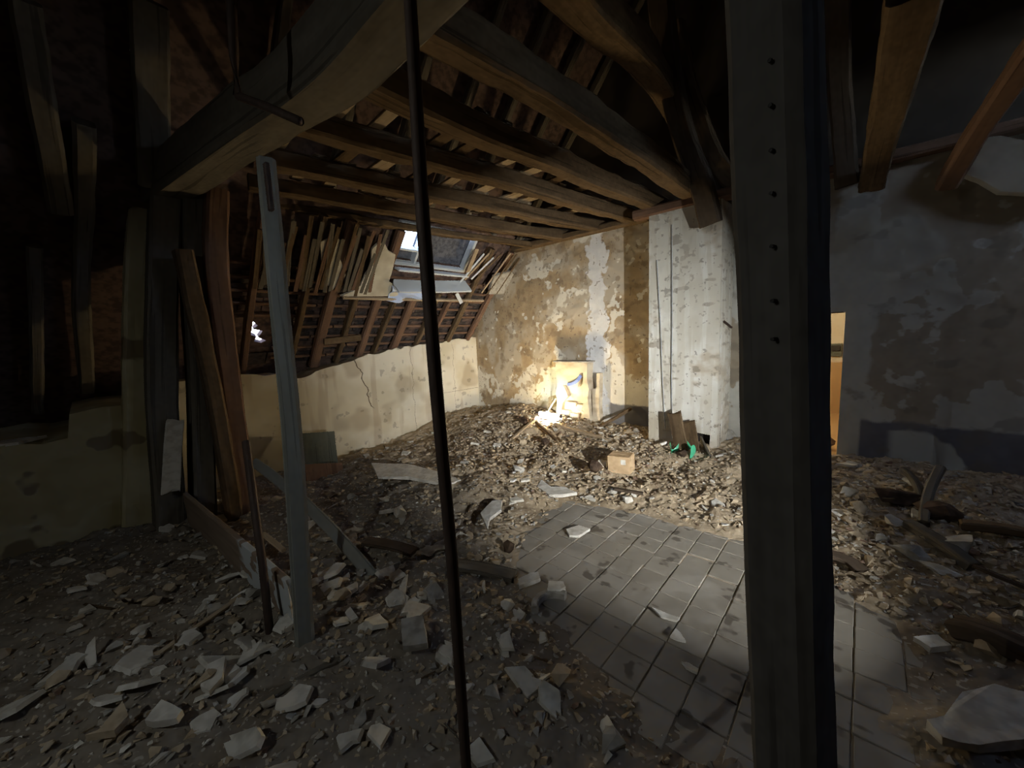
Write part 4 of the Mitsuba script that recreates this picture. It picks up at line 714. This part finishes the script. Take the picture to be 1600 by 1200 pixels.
for nm, (plys, lab, cat, count, (lo, hi), _) in KINDS.items():
    for i in range(count):
        x, y, d = sample(); r = lo + (hi - lo) * sr.random() ** 2.0
        if d < 0.08: r *= 0.5
        rad = r / 2; z = float(ground(x, y)) if d > 0 else max(0.002, float(ground(x, y)))
        tilt = (sr.normal(0, 14), sr.normal(0, 14)) if d > 0.05 else (0, 0)
        vk = int(sr.integers(VAR)); key = obj(nm, plys[vk], None, to_world=T().translate([x, y, z + rad * 0.28]).rotate([1, 0, 0], float(tilt[0])).rotate([0, 1, 0], float(tilt[1])).rotate([0, 0, 1], float(sr.uniform(0, 360))).scale([rad * float(sr.uniform(0.8, 1.3)), rad, rad * float(sr.uniform(0.6, 1.0))]))
        rubble_tag(key, nm, vk, r, x, y)
for i in range(70):
    while True:
        x, y = sr.uniform(-2.9, -0.75), sr.uniform(-0.5, 1.25)
        if in_view((x, y, 0.05)) and not (abs(x + 1.94) < 0.12 and abs(y - 0.56) < 0.12): break
    r = sr.uniform(0.055, 0.155) / 2; z = float(ground(x, y))
    vk = int(sr.integers(VAR)); key = obj('plaster_chunk', KINDS['plaster_chunk'][0][vk], None, to_world=T().translate([x, y, z + r * 0.35]).rotate([1, 0, 0], float(sr.normal(0, 13))).rotate([0, 1, 0], float(sr.normal(0, 13))).rotate([0, 0, 1], float(sr.uniform(0, 360))).scale([r * float(sr.uniform(0.9, 1.3)), r, r * 0.6]))
    rubble_tag(key, 'plaster_chunk', vk, 2 * r, x, y)
def heap_sample():
    while True:
        x, y = sr.uniform(-4.2, 1.2), sr.uniform(2.6, 4.9)
        if (y > 4.4 and -1.95 < x < -1.0) or not in_view((x, y, 0.15)): continue
        d = float(sdist(np.array(x), np.array(y)))
        if d > 0.08: return x, y, d
def gravel(name, mat, n, lo, hi, lab, sample=sample):
    vs, fs, o = [], [], 0
    protos = [chunk(sr, (2, 1.6, 1.2), 7) for _ in range(8)]
    for _ in range(n):
        x, y, d = sample()
        if d < 0.03: continue
        p = protos[sr.integers(8)]; a = sr.uniform(0, 6.28); r = (lo + (hi - lo) * sr.random() ** 2) / 2; c, s = math.cos(a), math.sin(a)
        v = (p.vertices * [r, r * sr.uniform(0.7, 1.1), r * sr.uniform(0.6, 1.0)]) @ np.array([[c, s, 0], [-s, c, 0], [0, 0, 1]]) + [x, y, float(ground(x, y)) + r * 0.3]
        vs.append(v); fs.append(p.faces + o); o += len(v)
    obj(name, (np.vstack(vs), np.vstack(fs)), mat); tag(name, lab, 'rubble', kind='stuff')
gravel('fine_rubble', 'chunk_tan', 6500, 0.014, 0.075, 'fine tan rubble crumbs strewn over the ground')
gravel('grey_rubble', 'chunk_grey', 3500, 0.014, 0.07, 'fine grey rubble crumbs strewn over the ground')
gravel('plaster_crumbs', 'chunk_white', 1300, 0.010, 0.045, 'small pale plaster crumbs strewn over the ground')
gravel('dark_crumbs', 'chunk_brick', 600, 0.012, 0.05, 'small dark red brown crumbs strewn over the ground')
gravel('heap_rubble', 'chunk_tan', 4500, 0.02, 0.10, 'tan rubble lumps heaped in front of the far wall and chimney', heap_sample)
gravel('heap_crumbs', 'plaster_fallen', 900, 0.015, 0.06, 'greyish plaster crumbs among the heap in front of the far wall', heap_sample)
gravel('heap_clay_crumbs', 'chunk_brick', 700, 0.02, 0.08, 'red brown clay crumbs among the heap in front of the far wall', heap_sample)
